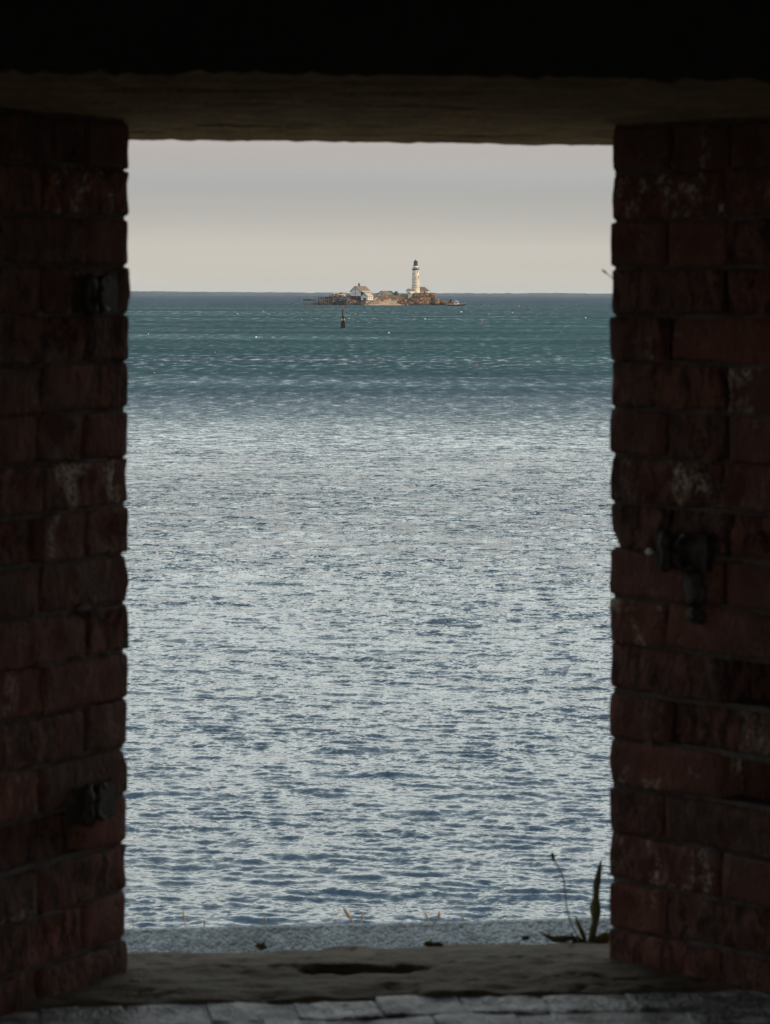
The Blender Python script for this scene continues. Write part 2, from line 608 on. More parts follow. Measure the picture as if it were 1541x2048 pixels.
for j, y in enumerate(gy):
    t = np.clip((y - shore) / rise, 0, 1)
    z = crest * (0.25 * t + 0.75 * t * t * (3 - 2 * t))
    z = np.where(y < shore, -(shore - y) * 0.35, z)
    z = np.where(y > shore + rise + 18, crest - (y - shore - rise - 18) * 0.35, z)
    for i, x in enumerate(gx):
        rk = 0.25 if 738 < pxs[i] < 812 else 1.0
        q = Vector((x / 4.2, y / 4.2, 0))
        z[i] += rk * (0.9 * noise.cell(Vector((x / 2.6 + 2 * noise.noise(q), y / 2.6, 1))) - 0.45 + 0.8 * noise.noise(q)) * min(1, max(0, t[i] * 2.5)) * (0.35 if t[i] > 0.98 else 0.8)
    V[j, :, 0], V[j, :, 1], V[j, :, 2] = gx, y, z
ISL = V.copy()


def ground(x, y):
    i = int(np.clip(np.searchsorted(gx, x), 1, len(gx) - 1))
    j = int(np.clip(np.searchsorted(gy, y), 1, len(gy) - 1))
    return float(ISL[j, i, 2])


def isl_mat(c):
    px = c[..., 0] / YI * FPX + PX0
    z = c[..., 2]
    j = nr.rand(*z.shape)
    k = np.zeros(z.shape)
    k[(px > 744) & (px < 815) & (z > 4.6 + 0.8 * j)] = 1                     # turf
    k[(px > 815) & (px < 866) & (z > 8.0 + 1.2 * j)] = 1
    wv_ = 0.8 * np.sin(px / 4.1) + 0.7 * np.sin(px / 1.7 + 1)
    k[(px > 722) & (px < 822) & (z < 3.3 + wv_ + 1.6 * j) & (z < 0.9 + (822 - px) * 0.12)] = 2   # gravel
    k[(px > 688) & (px < 730) & (z > 3.4)] = 3                               # rust coloured bank
    k[(px > 652) & (px < 706) & (z > 2.2) & (z < 7.4)] = 4
    k[(px > 662) & (px < 706) & (z >= 7.4)] = 5
    k[(px < 640) & (z < 3)] = 6
    k[(z < 0.7) & ((px < 722) | (px > 818))] = 6
    return k


isl = grid_mesh('island_terrain', V, None, mats=[M['rock'], M['turf'], M['gravel'], M['rust'], M['dark_rock'], M['pale_rock'], M['wet_rock']], mat_fn=isl_mat, smooth=False)
tag(isl, 'small rocky island with rust turf and a gravel beach', kind='structure')


def rock_shape(seed, sx, sy, sz, sub=2, jag=0.28):
    """irregular angular boulder as verts, faces"""
    import bmesh
    bm = bmesh.new()
    bmesh.ops.create_icosphere(bm, subdivisions=sub, radius=1)
    rr = random.Random(seed)
    of = Vector((rr.random() * 50, rr.random() * 50, rr.random() * 50))
    pl = [(Vector((rr.gauss(0, 1), rr.gauss(0, 1), rr.gauss(0, .7))).normalized(), 0.55 + 0.3 * rr.random()) for _ in range(9)]
    for v in bm.verts:
        p_ = v.co.copy()
        for nn, d in pl:
            e = p_.dot(nn) - d
            if e > 0:
                p_ -= nn * e * 0.9
        p_ *= 1 + jag * noise.noise(p_ * 1.8 + of)
        v.co = Vector((p_.x * sx, p_.y * sy, p_.z * sz))
    vs = [v.co.copy() for v in bm.verts]
    fs = [tuple(v.index for v in f.verts) for f in bm.faces]
    bm.free()
    return vs, fs


def rock_thing(name, px, D, w, h, d, mat, label, zb, seed, cat='rock', group=None, rz=0.0):
    vs, fs = rock_shape(seed, w / 2, d / 2, h * 0.75, 3)
    o = mesh_obj(name, vs, fs, mat)
    o.location = (IX(px, D), D, zb + h * 0.22)
    o.rotation_euler = (0, 0, rz)
    return tag(o, label, cat, group)


# loose rocks along the shore: too many and too small to count
st = MB()
st_d = MB()
shapes = [rock_shape(100 + i, 1, 1, 0.75, 1) for i in range(10)]
for k in range(620):
    px = rng.choice([rng.uniform(612, 735), rng.uniform(800, 905), rng.uniform(815, 880), rng.uniform(640, 705)])
    x = IX(px)
    y = rng.uniform(2398, 2424)
    z = ground(x, y)
    if z < -0.3:
        continue
    s = rng.uniform(0.35, 1.25) * (0.8 if px < 735 else 1.0) * (1.7 if 648 < px < 706 and z > 2 else 1.0)
    vs, fs = shapes[k % 10]
    a = rng.random() * 6.28
    ca, sa = math.cos(a), math.sin(a)
    sq = rng.uniform(0.6, 1.0)
    vv = [(x + s * (ca * q.x - sa * q.y), y + s * (sa * q.x + ca * q.y), z + s * sq * q.z) for q in vs]
    (st_d if (650 < px < 704 and z < 7) else st).add(vv, fs)
tag(st.build('shore_rocks', M['rock']), 'loose brown rocks strewn along the island shore', kind='stuff')
tag(st_d.build('riprap_rubble', M['dark_rock']), 'dark grey rubble heaped beside the old pier', kind='stuff')

# rock knobs that stand out
for (px, D, w, h, d, mt, lab, zb) in [
    (866, 2412, 8.5, 6.0, 7, 'rock', 'tall brown rock bluff at the right end under the lighthouse', 4.2),
    (852, 2408, 7.5, 5.0, 6, 'rock', 'dark cleft boulder beside the tall brown bluff', 3.2),
    (873, 2406, 7.0, 4.4, 6, 'rock', 'rounded tan boulder at the foot of the tall brown bluff', 1.6),
    (836, 2405, 8.0, 3.2, 5, 'rock', 'broad brown ledge below the lighthouse tower', 2.2),
    (806, 2404, 8.5, 3.0, 5, 'rock', 'tan boulder between the gravel beach and the small oil house', 2.2),
    (889, 2409, 8.0, 4.2, 6, 'rock', 'orange topped rock hump left of the moored boat', 0.2),
    (903, 2413, 5.0, 5.6, 5, 'rock', 'reddish rock stack rising just behind the moored boat', 0.2),
    (668, 2404, 8.0, 2.6, 5, 'rock', 'orange sunlit boulder between the pier and the timber crib', 1.2),
    (674, 2420, 9.0, 2.6, 6, 'pale_rock', 'pale flat ledge on the island top left of the white house', 7.2),
    (688, 2418, 8.0, 3.0, 6, 'pale_rock', 'pale jagged ledge next to the left corner of the white house', 7.0),
]:
    rock_thing('boulder', px, D, w, h, d, M[mt], lab, zb, int(px * 7), 'rock', 'large boulders on the island', rng.random())
rock_thing('reef_rock', 617, 3840, 19, 3.6, 10, M['wet_rock'], 'low dark reef rock in the sea left of the pier', 0, 11, 'rock')
rock_thing('reef_rock', 629, 3800, 7, 2.0, 6, M['wet_rock'], 'small dark reef rock right against the larger reef', 0, 12, 'rock')
rock_thing('reef_rock', 585, 2880, 3.6, 0.8, 3, M['wet_rock'], 'tiny flat rock awash far left of the island', 0, 13, 'rock')
rock_thing('reef_rock', 965.5, 2500, 4.6, 0.9, 3, M['wet_rock'], 'flat dark rock awash to the right of the moored boat', 0, 14, 'rock')
rock_thing('reef_rock', 621, 2440, 12, 1.6, 6, M['wet_rock'], 'long dark ledge running out left from the pier foot', 0, 15, 'rock')

# ---- island buildings
M['white'] = plain('white_paint', (0.62, 0.60, 0.56), 0.7, 0.12, 0.6)
M['tower'] = plain('tower_white', (0.68, 0.59, 0.49), 0.7, 0.12, 0.35)
M['band'] = plain('tower_band', (0.17, 0.13, 0.10), 0.7, 0.2, 1)
M['dark'] = plain('dark_metal', (0.022, 0.062, 0.060), 0.45, 0.2, 2)
M['shingle'] = plain('weathered_roof', (0.155, 0.12, 0.088), 0.9, 0.35, 0.9)
M['pale_roof'] = plain('pale_roof', (0.40, 0.33, 0.26), 0.85, 0.15, 1.0)
M['pane'] = plain('window_glass', (0.02, 0.027, 0.032), 0.15, 0.1, 1)
M['maroon'] = plain('maroon_foundation', (0.060, 0.022, 0.030), 0.9, 0.3, 1.2)
M['blue'] = plain('blue_board', (0.10, 0.17, 0.42), 0.6, 0.1, 1)
M['red'] = plain('red_paint', (0.62, 0.015, 0.03), 0.5, 0.1, 2)
M['timber'] = plain('old_timber', (0.013, 0.011, 0.011), 0.9, 0.4, 1.5)


def gable_house(name, px, Y, a, w, L, zb, ze, zp, label, wall='white', roof='shingle', windows=(), doors=(), side_windows=(), over=0.35, cat='house'):
    """gable front faces the camera, turned left by angle a; px is the middle of the gable front"""
    t = empty(name, (IX(px, Y), Y, zb), -a, label, cat)
    h, p_ = ze - zb, zp - zb
    hw = w / 2
    v = [(-hw, 0, 0), (hw, 0, 0), (hw, 0, h), (0, 0, p_), (-hw, 0, h)]
    v += [(x, L, z) for x, y, z in v]
    mesh_obj('wall', v, [(0, 1, 2, 3, 4), (9, 8, 7, 6, 5), (1, 6, 7, 2), (0, 4, 9, 5), (0, 5, 6, 1)], M[wall], t)
    th = 0.28
    dz = (p_ - h) / hw * over
    b = MB()
    for s in (-1, 1):
        q = [(0, p_ + 0.02), (s * (hw + over), h - dz + 0.02), (s * (hw + over), h - dz + th), (0, p_ + th)]
        vv = [(x, -over, z) for x, z in q] + [(x, L + over, z) for x, z in q]
        b.add(vv, [(0, 1, 2, 3), (7, 6, 5, 4), (0, 4, 5, 1), (1, 5, 6, 2), (2, 6, 7, 3), (3, 7, 4, 0)])
    b.build('roof', M[roof], t)
    for s in (-1, 1):
        q = [(0, p_ - 0.1), (s * (hw + over), h - dz - 0.1), (s * (hw + over), h - dz + th + 0.03), (0, p_ + th + 0.03)]
        vv = [(x, -over - 0.12, z) for x, z in q] + [(x, -over - 0.003, z) for x, z in q]
        MB().add(vv, [(0, 1, 2, 3), (7, 6, 5, 4), (0, 4, 5, 1), (1, 5, 6, 2), (2, 6, 7, 3), (3, 7, 4, 0)]).build('rake_board', M['dark'], t)
    for (x, z, ww, wh) in windows:
        f = MB().box(x - ww / 2 - .12, x + ww / 2 + .12, -0.06, 0.05, z - wh / 2 - .12, z + wh / 2 + .12).build('window', M['white'], t)
        MB().box(x - ww / 2, x + ww / 2, -0.075, 0.04, z - wh / 2, z + wh / 2).build('pane', M['pane'], f)
    for (x, z0, z1, ww) in doors:
        MB().box(x - ww / 2, x + ww / 2, -0.07, 0.05, z0, z1).build('door', M['pane'], t)
    for (y, z, ww, wh) in side_windows:
        f = MB().box(hw - .05, hw + .06, y - ww / 2 - .12, y + ww / 2 + .12, z - wh / 2 - .12, z + wh / 2 + .12).build('window', M['white'], t)
        MB().box(hw - .04, hw + .075, y - ww / 2, y + ww / 2, z - wh / 2, z + wh / 2).build('pane', M['pane'], f)
    return t


hs = gable_house('keepers_house', 711.2, 2413, R(40), 10.2, 12.4, IZ(592), IZ(582.8), IZ(572.8),
                 'white two storey gabled house with a brick red base and dark porch', windows=((0, 5.1, 1.0, 1.7), (-0.1, 1.9, 1.0, 1.7)),
                 side_windows=((1.5, 2.2, 1, 1.5),), over=0.55)
MB().box(-5.16, 5.16, -0.25, 12.3, -2.9, -0.003).build('foundation', M['maroon'], hs)
ch = MB().box(-0.5, 0.5, 4.0, 5.0, 7.0, 9.9).build('chimney', M['maroon'], hs)
MB().box(-0.62, 0.62, 3.88, 5.12, 9.9, 10.15).build('chimney_cap', M['dark'], ch)
pr = MB().add([(5.1, 0.6, 4.1), (8.2, 0.6, 3.1), (8.2, 12.2, 3.1), (5.1, 12.2, 4.1), (5.1, 0.6, 3.85), (8.2, 0.6, 2.85), (8.2, 12.2, 2.85), (5.1, 12.2, 3.85)],
              [(0, 1, 2, 3), (7, 6, 5, 4), (0, 4, 5, 1), (1, 5, 6, 2), (2, 6, 7, 3), (3, 7, 4, 0)]).build('porch_roof', M['pale_roof'], hs)
MB().box(5.17, 8.0, 0.8, 12.2, -2.9, -0.1).build('porch_deck', M['maroon'], hs)
for y in (0.9, 4.6, 8.3, 12.0):
    MB().box(7.75, 7.95, y, y + .2, -0.1, 2.9).build('porch_post', M['white'], hs)
MB().box(5.12, 5.22, 0.9, 12, -0.08, 3.6).build('porch_dark_back', M['pane'], hs)  # dark sheet across the house wall behind the porch posts
MB().box(0.6, 2.6, -0.42, -0.28, -1.2, -0.55).build('sign_board', M['blue'], hs)

gable_house('boathouse', 729.3, 2402, R(36), 6.9, 7.2, IZ(600.6), IZ(592.8), IZ(586.4), 'small white boathouse with dark wide door beside the beach', roof='pale_roof',
            windows=((0.3, 4.0, 0.9, 0.9),), doors=((0.35, 0.05, 1.9, 2.6),), side_windows=((2.0, 1.6, 0.7, 1.2), (5.0, 1.6, 0.7, 1.2)), cat='boathouse')
gable_house('cistern_house', 763.5, 2424, R(44), 10.5, 11.0, IZ(591.5), IZ(589.5), IZ(582.3), 'low wide roofed building in the middle of the island', windows=((0.6, 1.2, 1.4, 1.4),), over=0.5, cat='building')
gable_house('garden_shed', 791.5, 2426, R(30), 2.4, 2.6, IZ(591), IZ(587), IZ(582.8), 'tiny dark shed against the right end of the low building', wall='dark', roof='dark', over=0.2, cat='shed')
gable_house('entry_shed', 817, 2419, R(42), 4.1, 5.6, IZ(589.5), IZ(581.3), IZ(577.8), 'white shed with a brown roof left of the lighthouse foot', windows=(), side_windows=((3.0, 3.0, 1.2, 0.7),), over=0.25, cat='shed')
gable_house('oil_house', 820, 2410, R(28), 3.2, 3.4, IZ(596), IZ(588), IZ(586.2), 'little white oil house standing in front of the shed', roof='pale_roof', over=0.2, cat='hut')

fg = empty('signal_building', (IX(846.5, 2434), 2434, IZ(588)), R(-12), 'white hip roofed building behind the right side of the lighthouse', 'building')
MB().box(-5.2, 4.6, -3.5, 3.5, 0, 2.7).build('wall', M['white'], fg)
MB().add([(-5.8, -4.1, 2.7), (5.3, -4.1, 2.7), (5.3, 4.1, 2.7), (-5.8, 4.1, 2.7), (-2.2, 0, 5.9), (1.3, 0, 5.9)],
         [(3, 2, 1, 0), (0, 1, 5, 4), (1, 2, 5), (2, 3, 4, 5), (3, 0, 4)]).build('roof', M['shingle'], fg)
f = MB().box(1.2, 2.8, -3.56, -3.45, 0.7, 2.3).build('window', M['white'], fg)
MB().box(1.35, 2.65, -3.58, -3.44, 0.85, 2.15).build('pane', M['pane'], f)

# ---- lighthouse
LH = (IX(831.6, 2426), 2426, IZ(587.5, 2426))
lt = empty('lighthouse', LH, 0, 'tall white stone lighthouse with dark lantern and iron bands', 'lighthouse')


def lz(py):
    return IZ(py, 2426) - LH[2]


R0, R1, ZG = 3.55, 2.55, lz(538.8)


def trad(z):
    t = max(0, min(1, z / ZG))
    return R0 + (R1 - R0) * (t ** 0.85)


MB().lathe([(trad(z), z) for z in np.linspace(-1.0, ZG, 16)], 40).build('tower', M['tower'], lt, True)
for py in (555.6, 559.4, 564.2, 570.8, 574.3):
    z = lz(py)
    MB().lathe([(trad(z) - .05, z - .14), (trad(z) + .055, z - .14), (trad(z) + .055, z + .14), (trad(z) - .05, z + .14)], 40).build('iron_band', M['band'], lt)
for (px, py, ww, wh) in ((835.6, 543.6, .8, 1.0), (837.0, 553.2, .7, 1.4), (826.6, 547.8, .6, 1.3)):
    z = lz(py)
    x = IX(px, 2426) - LH[0]
    r_ = trad(z)
    a = math.asin(max(-.95, min(.95, x / r_)))
    wb = MB()
    ca, sa = math.cos(a), math.sin(a)

    def rot(q):
        return (q[0] * ca - q[1] * -sa * -1 * 0 + 0, q[1], q[2])
    b = MB().box(-ww / 2, ww / 2, -0.1, 0.3, -wh / 2, wh / 2)
    b.v = [(r_ * sa + x_ * ca - y_ * sa, -(r_ * ca) + x_ * sa + y_ * ca, z + z_) for x_, y_, z_ in b.v]
    b.build('window', M['pane'], lt)
zg = ZG
MB().lathe([(R1, zg - .7), (2.98, zg - .05), (2.98, zg + .4), (2.0, zg + .4)], 32).build('gallery', M['dark'], lt)
g = MB()
for k in range(16):
    a = k * math.pi / 8
    g.tube([(2.9 * math.cos(a), 2.9 * math.sin(a), zg + .4), (2.9 * math.cos(a), 2.9 * math.sin(a), zg + 1.5)], .05, 4)
for hz in (.95, 1.5):
    g.tube([(2.9 * math.cos(a), 2.9 * math.sin(a), zg + hz) for a in np.linspace(0, 2 * math.pi, 25)], .05, 4)
g.build('gallery_railing', M['dark'], lt)
zd = lz(530.8)
MB().lathe([(2.05, zg + .4), (1.95, zd)], 24).build('watch_room', M['white'], lt, True)
MB().lathe([(1.95, zd - .25), (2.25, zd), (2.25, zd + .3), (1.6, zd + .3)], 24).build('lantern_deck', M['dark'], lt)
zl = lz(523.4)
gl = Mat('lantern_glass')
gl.color((0.05, 0.065, 0.07))
gl.rough(0.08)
ln = MB().lathe([(1.5, zd + .3), (1.5, zl)], 12).build('lantern', gl.m, lt)
g = MB()
for k in range(12):
    a = k * math.pi / 6
    g.tube([(1.55 * math.cos(a), 1.55 * math.sin(a), zd + .3), (1.55 * math.cos(a), 1.55 * math.sin(a), zl)], .08, 4)
g.build('glazing_bars', M['dark'], ln)
rf = MB().lathe([(1.85, zl), (1.8, zl + .2), (1.1, zl + .85), (.4, zl + 1.15), (.3, zl + 1.2)], 20).build('lantern_roof', M['dark'], lt, True)
MB().lathe([(.3, zl + 1.15), (.42, zl + 1.45), (.3, zl + 1.75), (.1, zl + 1.85), (.07, zl + 2.3)], 10).build('finial', M['dark'], rf, True)

# ---- pier, crib, marker on the shore
pier = empty('timber_pier', (IX(650, 2396), 2396, 0), 0, 'ruined dark timber pier on piles at the left end of the island', 'pier')
for px in (637.8, 642.8, 647.0, 651.0, 655.8, 660.2, 664.2):
    for yy in (0, 5):
        x = IX(px + rng.uniform(-.3, .3), 2396) - IX(650, 2396)
        MB().tube([(x, yy, -1.5), (x + rng.uniform(-.15, .15), yy, 6.0 + rng.uniform(-.3, .4))], [.36, .30], 8).build('pile', M['timber'], pier)
for yy in (0, 5):
    MB().box(-5.2, 6.0, yy - .38, yy + .38, 5.7, 6.15).build('cap_beam', M['timber'], pier)
MB().box(0.4, 10.5, -.2, 5.4, 6.152, 6.45).build('deck', M['timber'], pier)
crib = empty('timber_crib', (IX(682.5, 2397), 2397, 0), 0, 'dark low timber crib at the waterline below the white house', 'crib')
for k in range(6):
    MB().box(-4.2 + .1 * (k % 2), 4.2 - .1 * (k % 3), 0, 5, -0.4 + k * .68, .23 + k * .68).build('log', M['timber'], crib)
mk = empty('shore_marker', (IX(770.6, 2412), 2412, ground(IX(770.6), 2412) - .1), 0, 'bright red marker board on a post above the gravel beach', 'marker')
zt = IZ(595.8) - mk.location.z
MB().box(-.1, .1, -.1, .1, 0, zt + .3).build('post', M['timber'], mk)
bd = [(-.8, -.6), (.8, -.8), (.9, .5), (-.3, .9), (-.9, .3)]
MB().add([(x, -.16, zt + z) for x, z in bd] + [(x, -.104, zt + z) for x, z in bd], [(0, 1, 2, 3, 4), (9, 8, 7, 6, 5)] + [(i, i + 5, (i + 1) % 5 + 5, (i + 1) % 5) for i in range(5)]).build('board', M['red'], mk)
MB().tube([(.5, -.05, zt + .4), (2.1, -.05, zt + 1.3)], .16, 6).build('arm', M['white'], mk)

rp = MB().add([(IX(746), 2404, IZ(600.5)), (IX(749), 2404, IZ(600.5)), (IX(757), 2410, IZ(594.8)), (IX(752), 2410, IZ(594.8)),
               (IX(746), 2404, IZ(601.2)), (IX(749), 2404, IZ(601.2)), (IX(757), 2410, IZ(595.6)), (IX(752), 2410, IZ(595.6))],
              [(0, 1, 2, 3), (7, 6, 5, 4), (0, 4, 5, 1), (1, 5, 6, 2), (2, 6, 7, 3), (3, 7, 4, 0)]).build('boat_ramp', M['gravel'])
tag(rp, 'short pale boat ramp rising right of the small boathouse', 'ramp')

# ---- moored boat
bt = empty('lobster_boat', (IX(913, 2312), 2312, 0), R(-4), 'dark hulled working boat with white wheelhouse moored off the rocks', 'boat')
L_ = 15.0
secs = [(-7.5, 1.5, .95), (-4, 1.9, .95), (0, 2.0, 1.05), (3.5, 1.6, 1.4), (6, .8, 1.9), (7.5, .05, 2.25)]
v, f = [], []
for x, hw, zz in secs:
    v += [(x, -hw, zz), (x - .1, -hw * .75, -.5), (x - .1, hw * .75, -.5), (x, hw, zz)]
for i in range(5):
    for k in range(3):
        f.append((i * 4 + k, i * 4 + k + 1, i * 4 + k + 5, i * 4 + k + 4))
f += [(0, 3, 2, 1), (20, 21, 22, 23)]
hu = mesh_obj('hull', v, f, M['wet_rock'], bt)
v, f = [], []
for x, hw, zz in secs:
    v += [(x, -hw - .05, zz - .05), (x, -hw - .05, zz + .22), (x, hw + .05, zz + .22), (x, hw + .05, zz - .05)]
for i in range(5):
    f += [(i * 4 + k, i * 4 + k + 1, i * 4 + k + 5, i * 4 + k + 4) for k in (0, 2)]
    f.append((i * 4 + 1, i * 4 + 2, i * 4 + 6, i * 4 + 5))
mesh_obj('deck', v, f, M['pale_roof'], bt)
cb = MB().add([(-1.6, -1.3, 1.1), (2.6, -1.1, 1.3), (2.6, 1.1, 1.3), (-1.6, 1.3, 1.1), (-1.4, -1.2, 3.3), (1.4, -1.0, 3.3), (1.4, 1.0, 3.3), (-1.4, 1.2, 3.3)],
              [(3, 2, 1, 0), (4, 5, 6, 7), (0, 1, 5, 4), (1, 2, 6, 5), (2, 3, 7, 6), (3, 0, 4, 7)]).build('wheelhouse', M['white'], bt)
MB().box(-1.0, 1.1, -1.32, -1.15, 2.2, 2.9).build('side_window', M['pane'], cb)
MB().box(-2.2, 1.7, -1.35, 1.35, 3.3, 3.45).build('cabin_roof', M['white'], cb)
MB().tube([(-.4, 0, 3.4), (-.4, 0, 5.0)], .07, 6).build('mast', M['white'], bt)
MB().box(.0, 1.3, -.5, .5, 3.452, 3.95).build('radar', M['white'], bt)
for k, x in enumerate((-6.0, -4.9, -3.8)):
    MB().box(x, x + .95, -1.2, 1.2, 1.172, 1.9 + .45 * (k % 2)).build('trap_stack', M['rust'], bt)

# ---- white building far away on the coast
fb = empty('white_building', (*W(290.6, 584, 12900).to_tuple()[:2], 8.0), 0, 'tiny white building on the far shore near the left jamb', 'building')
fb.location.y = 13000
MB().box(-3.4, 3.4, 0, 7, -3, 9.5).build('wall', M['white'], fb)
MB().add([(-3.8, -.5, 9.5), (3.8, -.5, 9.5), (3.8, 7.5, 9.5), (-3.8, 7.5, 9.5), (-3.8, 3.5, 12.5), (3.8, 3.5, 12.5)],
         [(3, 2, 1, 0), (0, 1, 5, 4), (2, 3, 4, 5), (1, 2, 5), (3, 0, 4)]).build('roof', M['white'], fb)

# ------------------------------------------------------------------ beacon of piles
DB = EYE * FPX / (656.3 - PY0)
bc = empty('channel_beacon', (IX(686.7, DB), DB, 0), 0, 'dark timber pile beacon with a red triangle standing in the sea', 'beacon')
SB = DB / FPX
M['pile'] = plain('tarred_pile', (0.016, 0.012, 0.008), 0.85, 0.5, 3, 0.02)
M['pile_worn'] = plain('worn_pile', (0.42, 0.30, 0.15), 0.85, 0.3, 3)
H1 = (656.3 - 633) * SB
for (bx, by, tx) in ((-4.2, -.3, -1.5), (-.2, -.5, -.4), (4.1, .0, 1.4), (-1.5, .6, -.8), (1.8, .6, .9)):
    MB().tube([(bx * SB * 1.08, by, -1.2), (tx * SB, by * .3, H1 + .1 * (bx > 0))], [1.05 * SB, .95 * SB], 8).build('leg_pile', M['pile'], bc)
for s, zz in ((-1, 639.6), (1, 639.4)):
    z = (656.3 - zz) * SB
    MB().tube([(s * 2.35 * SB, -.33, z - .28), (s * 2.2 * SB, -.31, z + .28)], 1.25 * SB, 8).build('worn_collar', M['pile_worn'], bc)
MB().tube([(-.6 * SB, 0, 1.0), (-.5 * SB, 0, (656.3 - 619) * SB)], [1.3 * SB, .95 * SB], 8).build('mast_pole', M['pile'], bc)
MB().box(-2.6 * SB, 2.6 * SB, -.3, .3, (656.3 - 637) * SB, (656.3 - 635.3) * SB).build('binding', M['pile'], bc)
z0, z1 = (656.3 - 619.9) * SB, (656.3 - 613.6) * SB
MB().add([(-2.6 * SB, -.16, z0), (2.9 * SB, -.16, z0), (.3 * SB, -.16, z1), (-2.6 * SB, -.1, z0), (2.9 * SB, -.1, z0), (.3 * SB, -.1, z1)],
         [(0, 1, 2), (5, 4, 3), (0, 3, 4, 1), (1, 4, 5, 2), (2, 5, 3, 0)]).build('daymark', M['red'], bc)

# ------------------------------------------------------------------ buoys
BC = {'white': (0.85, 0.85, 0.82), 'orange': (0.75, 0.25, 0.06), 'red': (0.7, 0.07, 0.05), 'pink': (0.75, 0.38, 0.36), 'yellow': (0.75, 0.55, 0.12)}
for k, c in BC.items():
    M['buoy_' + k] = plain('buoy_' + k, c, 0.5, 0.08, 4)
buoys = [
    (513, 676, 'white', 1.5, 'largest white float, left half above the pale slick band'), (778.4, 666.4, 'white', 1.4, 'white float below and right of the pile beacon'),
    (923, 624, 'white', 1.2, 'white float just below the moored boat'), (850.8, 638.3, 'white', 1.0, 'small white float below the lighthouse'),
    (1172, 635, 'white', 1.0, 'white float near the right jamb'), (297.5, 670, 'white', 0.8, 'tiny white float near the left jamb'),
    (526.7, 623.6, 'orange', 1.0, 'orange float left of the reef rock, close under the horizon'), (604.8, 640.7, 'orange', 0.9, 'orange float left of the pile beacon'),
    (431, 706, 'orange', 0.8, 'orange float in the left half just under the slick band'), (309.7, 747.7, 'orange', 1.0, 'orange float nearest to the left jamb'),
    (435.6, 745.6, 'orange', 0.6, 'faint orange speck of a float, second from the left jamb'), (667, 617, 'orange', 0.9, 'orange float right under the timber pier'),
    (1038.6, 611.8, 'orange', 0.8, 'orange float near the horizon right of the boat'), (475.8, 628.8, 'pink', 0.9, 'pale pink float, leftmost of the pink ones'),
    (537.3, 628.8, 'pink', 0.7, 'pale pink float beside an orange float'), (698.8, 637.4, 'pink', 1.0, 'pink float close right of the pile beacon'),
    (613, 625.7, 'red', 0.7, 'dull red float below the reef rock'), (717, 643.4, 'red', 0.8, 'dark red float right of the pile beacon'),
    (965, 642, 'red', 1.0, 'red float below the flat rock awash'), (1073, 633, 'red', 0.7, 'small red float out in the right half'),
    (1123.7, 662.8, 'red', 0.9, 'red float toward the right jamb above the slick band'), (955, 729.4, 'red', 1.3, 'bright red float, nearest of the red ones'),
    (1026, 625, 'yellow', 1.0, 'yellow float right of the flat rock awash'), (711.6, 628.6, 'yellow', 0.8, 'yellow float level with the beacon top, on its right'),
]
for (px, py, cn, s, lab) in buoys:
    D = EYE * FPX / (py - PY0)
    r_ = s * 1.25 * D / FPX
    b = empty('pot_buoy', (IX(px, D), D, 0.02), rng.random() * 6, lab, 'buoy', 'lobster pot buoys on the water')
    MB().lathe([(.1 * r_, -.7 * r_), (.8 * r_, -.45 * r_), (r_, .1 * r_), (.85 * r_, .7 * r_), (.4 * r_, 1.05 * r_), (.05 * r_, 1.15 * r_)], 10).build('float', M['buoy_' + cn], b, True)
    MB().tube([(0, 0, r_), (.1 * r_, 0, 1.9 * r_)], .1 * r_, 5).build('spindle', M['timber'], b)

# ------------------------------------------------------------------ two birds
M['bird'] = plain('dark_plumage', (0.02, 0.018, 0.018), 0.7, 0.2, 20)
for k, (px, py, D, ln, rz, lab) in enumerate(((1058.5, 1011.5, 112, .11, .5, 'dark bird flying low over the water, upper left of two'), (1073, 1023.5, 112, .10, -.4, 'dark bird flying low over the water, lower right of two'))):
    b = MB().tube([(-.055, 0, 0), (-.03, 0, .002), (.01, 0, .003), (.04, 0, 0), (.06, 0, .004)], [.003, .013, .016, .011, .003], 8)
    for s in (-1, 1):
        wv = [(.028, .01 * s, .008), (-.018, .01 * s, .008), (-.022, .06 * s, .03 - .02 * k), (.012, .055 * s, .032 - .02 * k), (-.035, .115 * s, .012 - .035 * k)]
        b.add(wv + [(x, y, z + .003) for x, y, z in wv], [(0, 1, 2, 3), (3, 2, 4), (8, 7, 6, 5), (9, 7, 8), (0, 3, 8, 5), (1, 6, 7, 2)])
    o = b.build('bird', M['bird'])
    o.location = W(px, py, D)
    o.rotation_euler = (R(15), 0, rz + 1.3)
    tag(o, lab, 'bird', 'birds over the water')

# ------------------------------------------------------------------ the fort
TH, HS = R(7.5), R(36.5)
AL, AR = W(261.5, 1100, 4.354), W(1216.5, 1100, 4.446)
O2 = (AL + AR) / 2
RV = Vector((math.cos(TH), math.sin(TH), 0))
NV = Vector((-math.sin(TH), math.cos(TH), 0))
HW = (AR - AL).to_2d().length / 2
FT = Matrix(((RV.x, NV.x, 0, O2.x), (RV.y, NV.y, 0, O2.y), (0, 0, 1, 0), (0, 0, 0, 1)))   # wall frame: s along, n outward, z up
ZT, ZS = 9.852, 8.617
N_IN, N_OUT = -0.97, 0.63
s36, c36 = math.sin(HS), math.cos(HS)
TL = -N_IN / c36
S_IN = HW + TL * s36
S_OUT = HW + N_OUT * math.tan(R(58))  # unseen outer flare widened so more sky light reaches the jambs


def wallframe(o):
    o.matrix_world = FT @ o.matrix_world
    return o


def frame_obj(name, label=None, cat=None, group=None, kind=None):
    o = bpy.data.objects.new(name, None)
    o.empty_display_size = .1
    COL.objects.link(o)
    o.matrix_world = FT
    return tag(o, label, cat, group, kind)


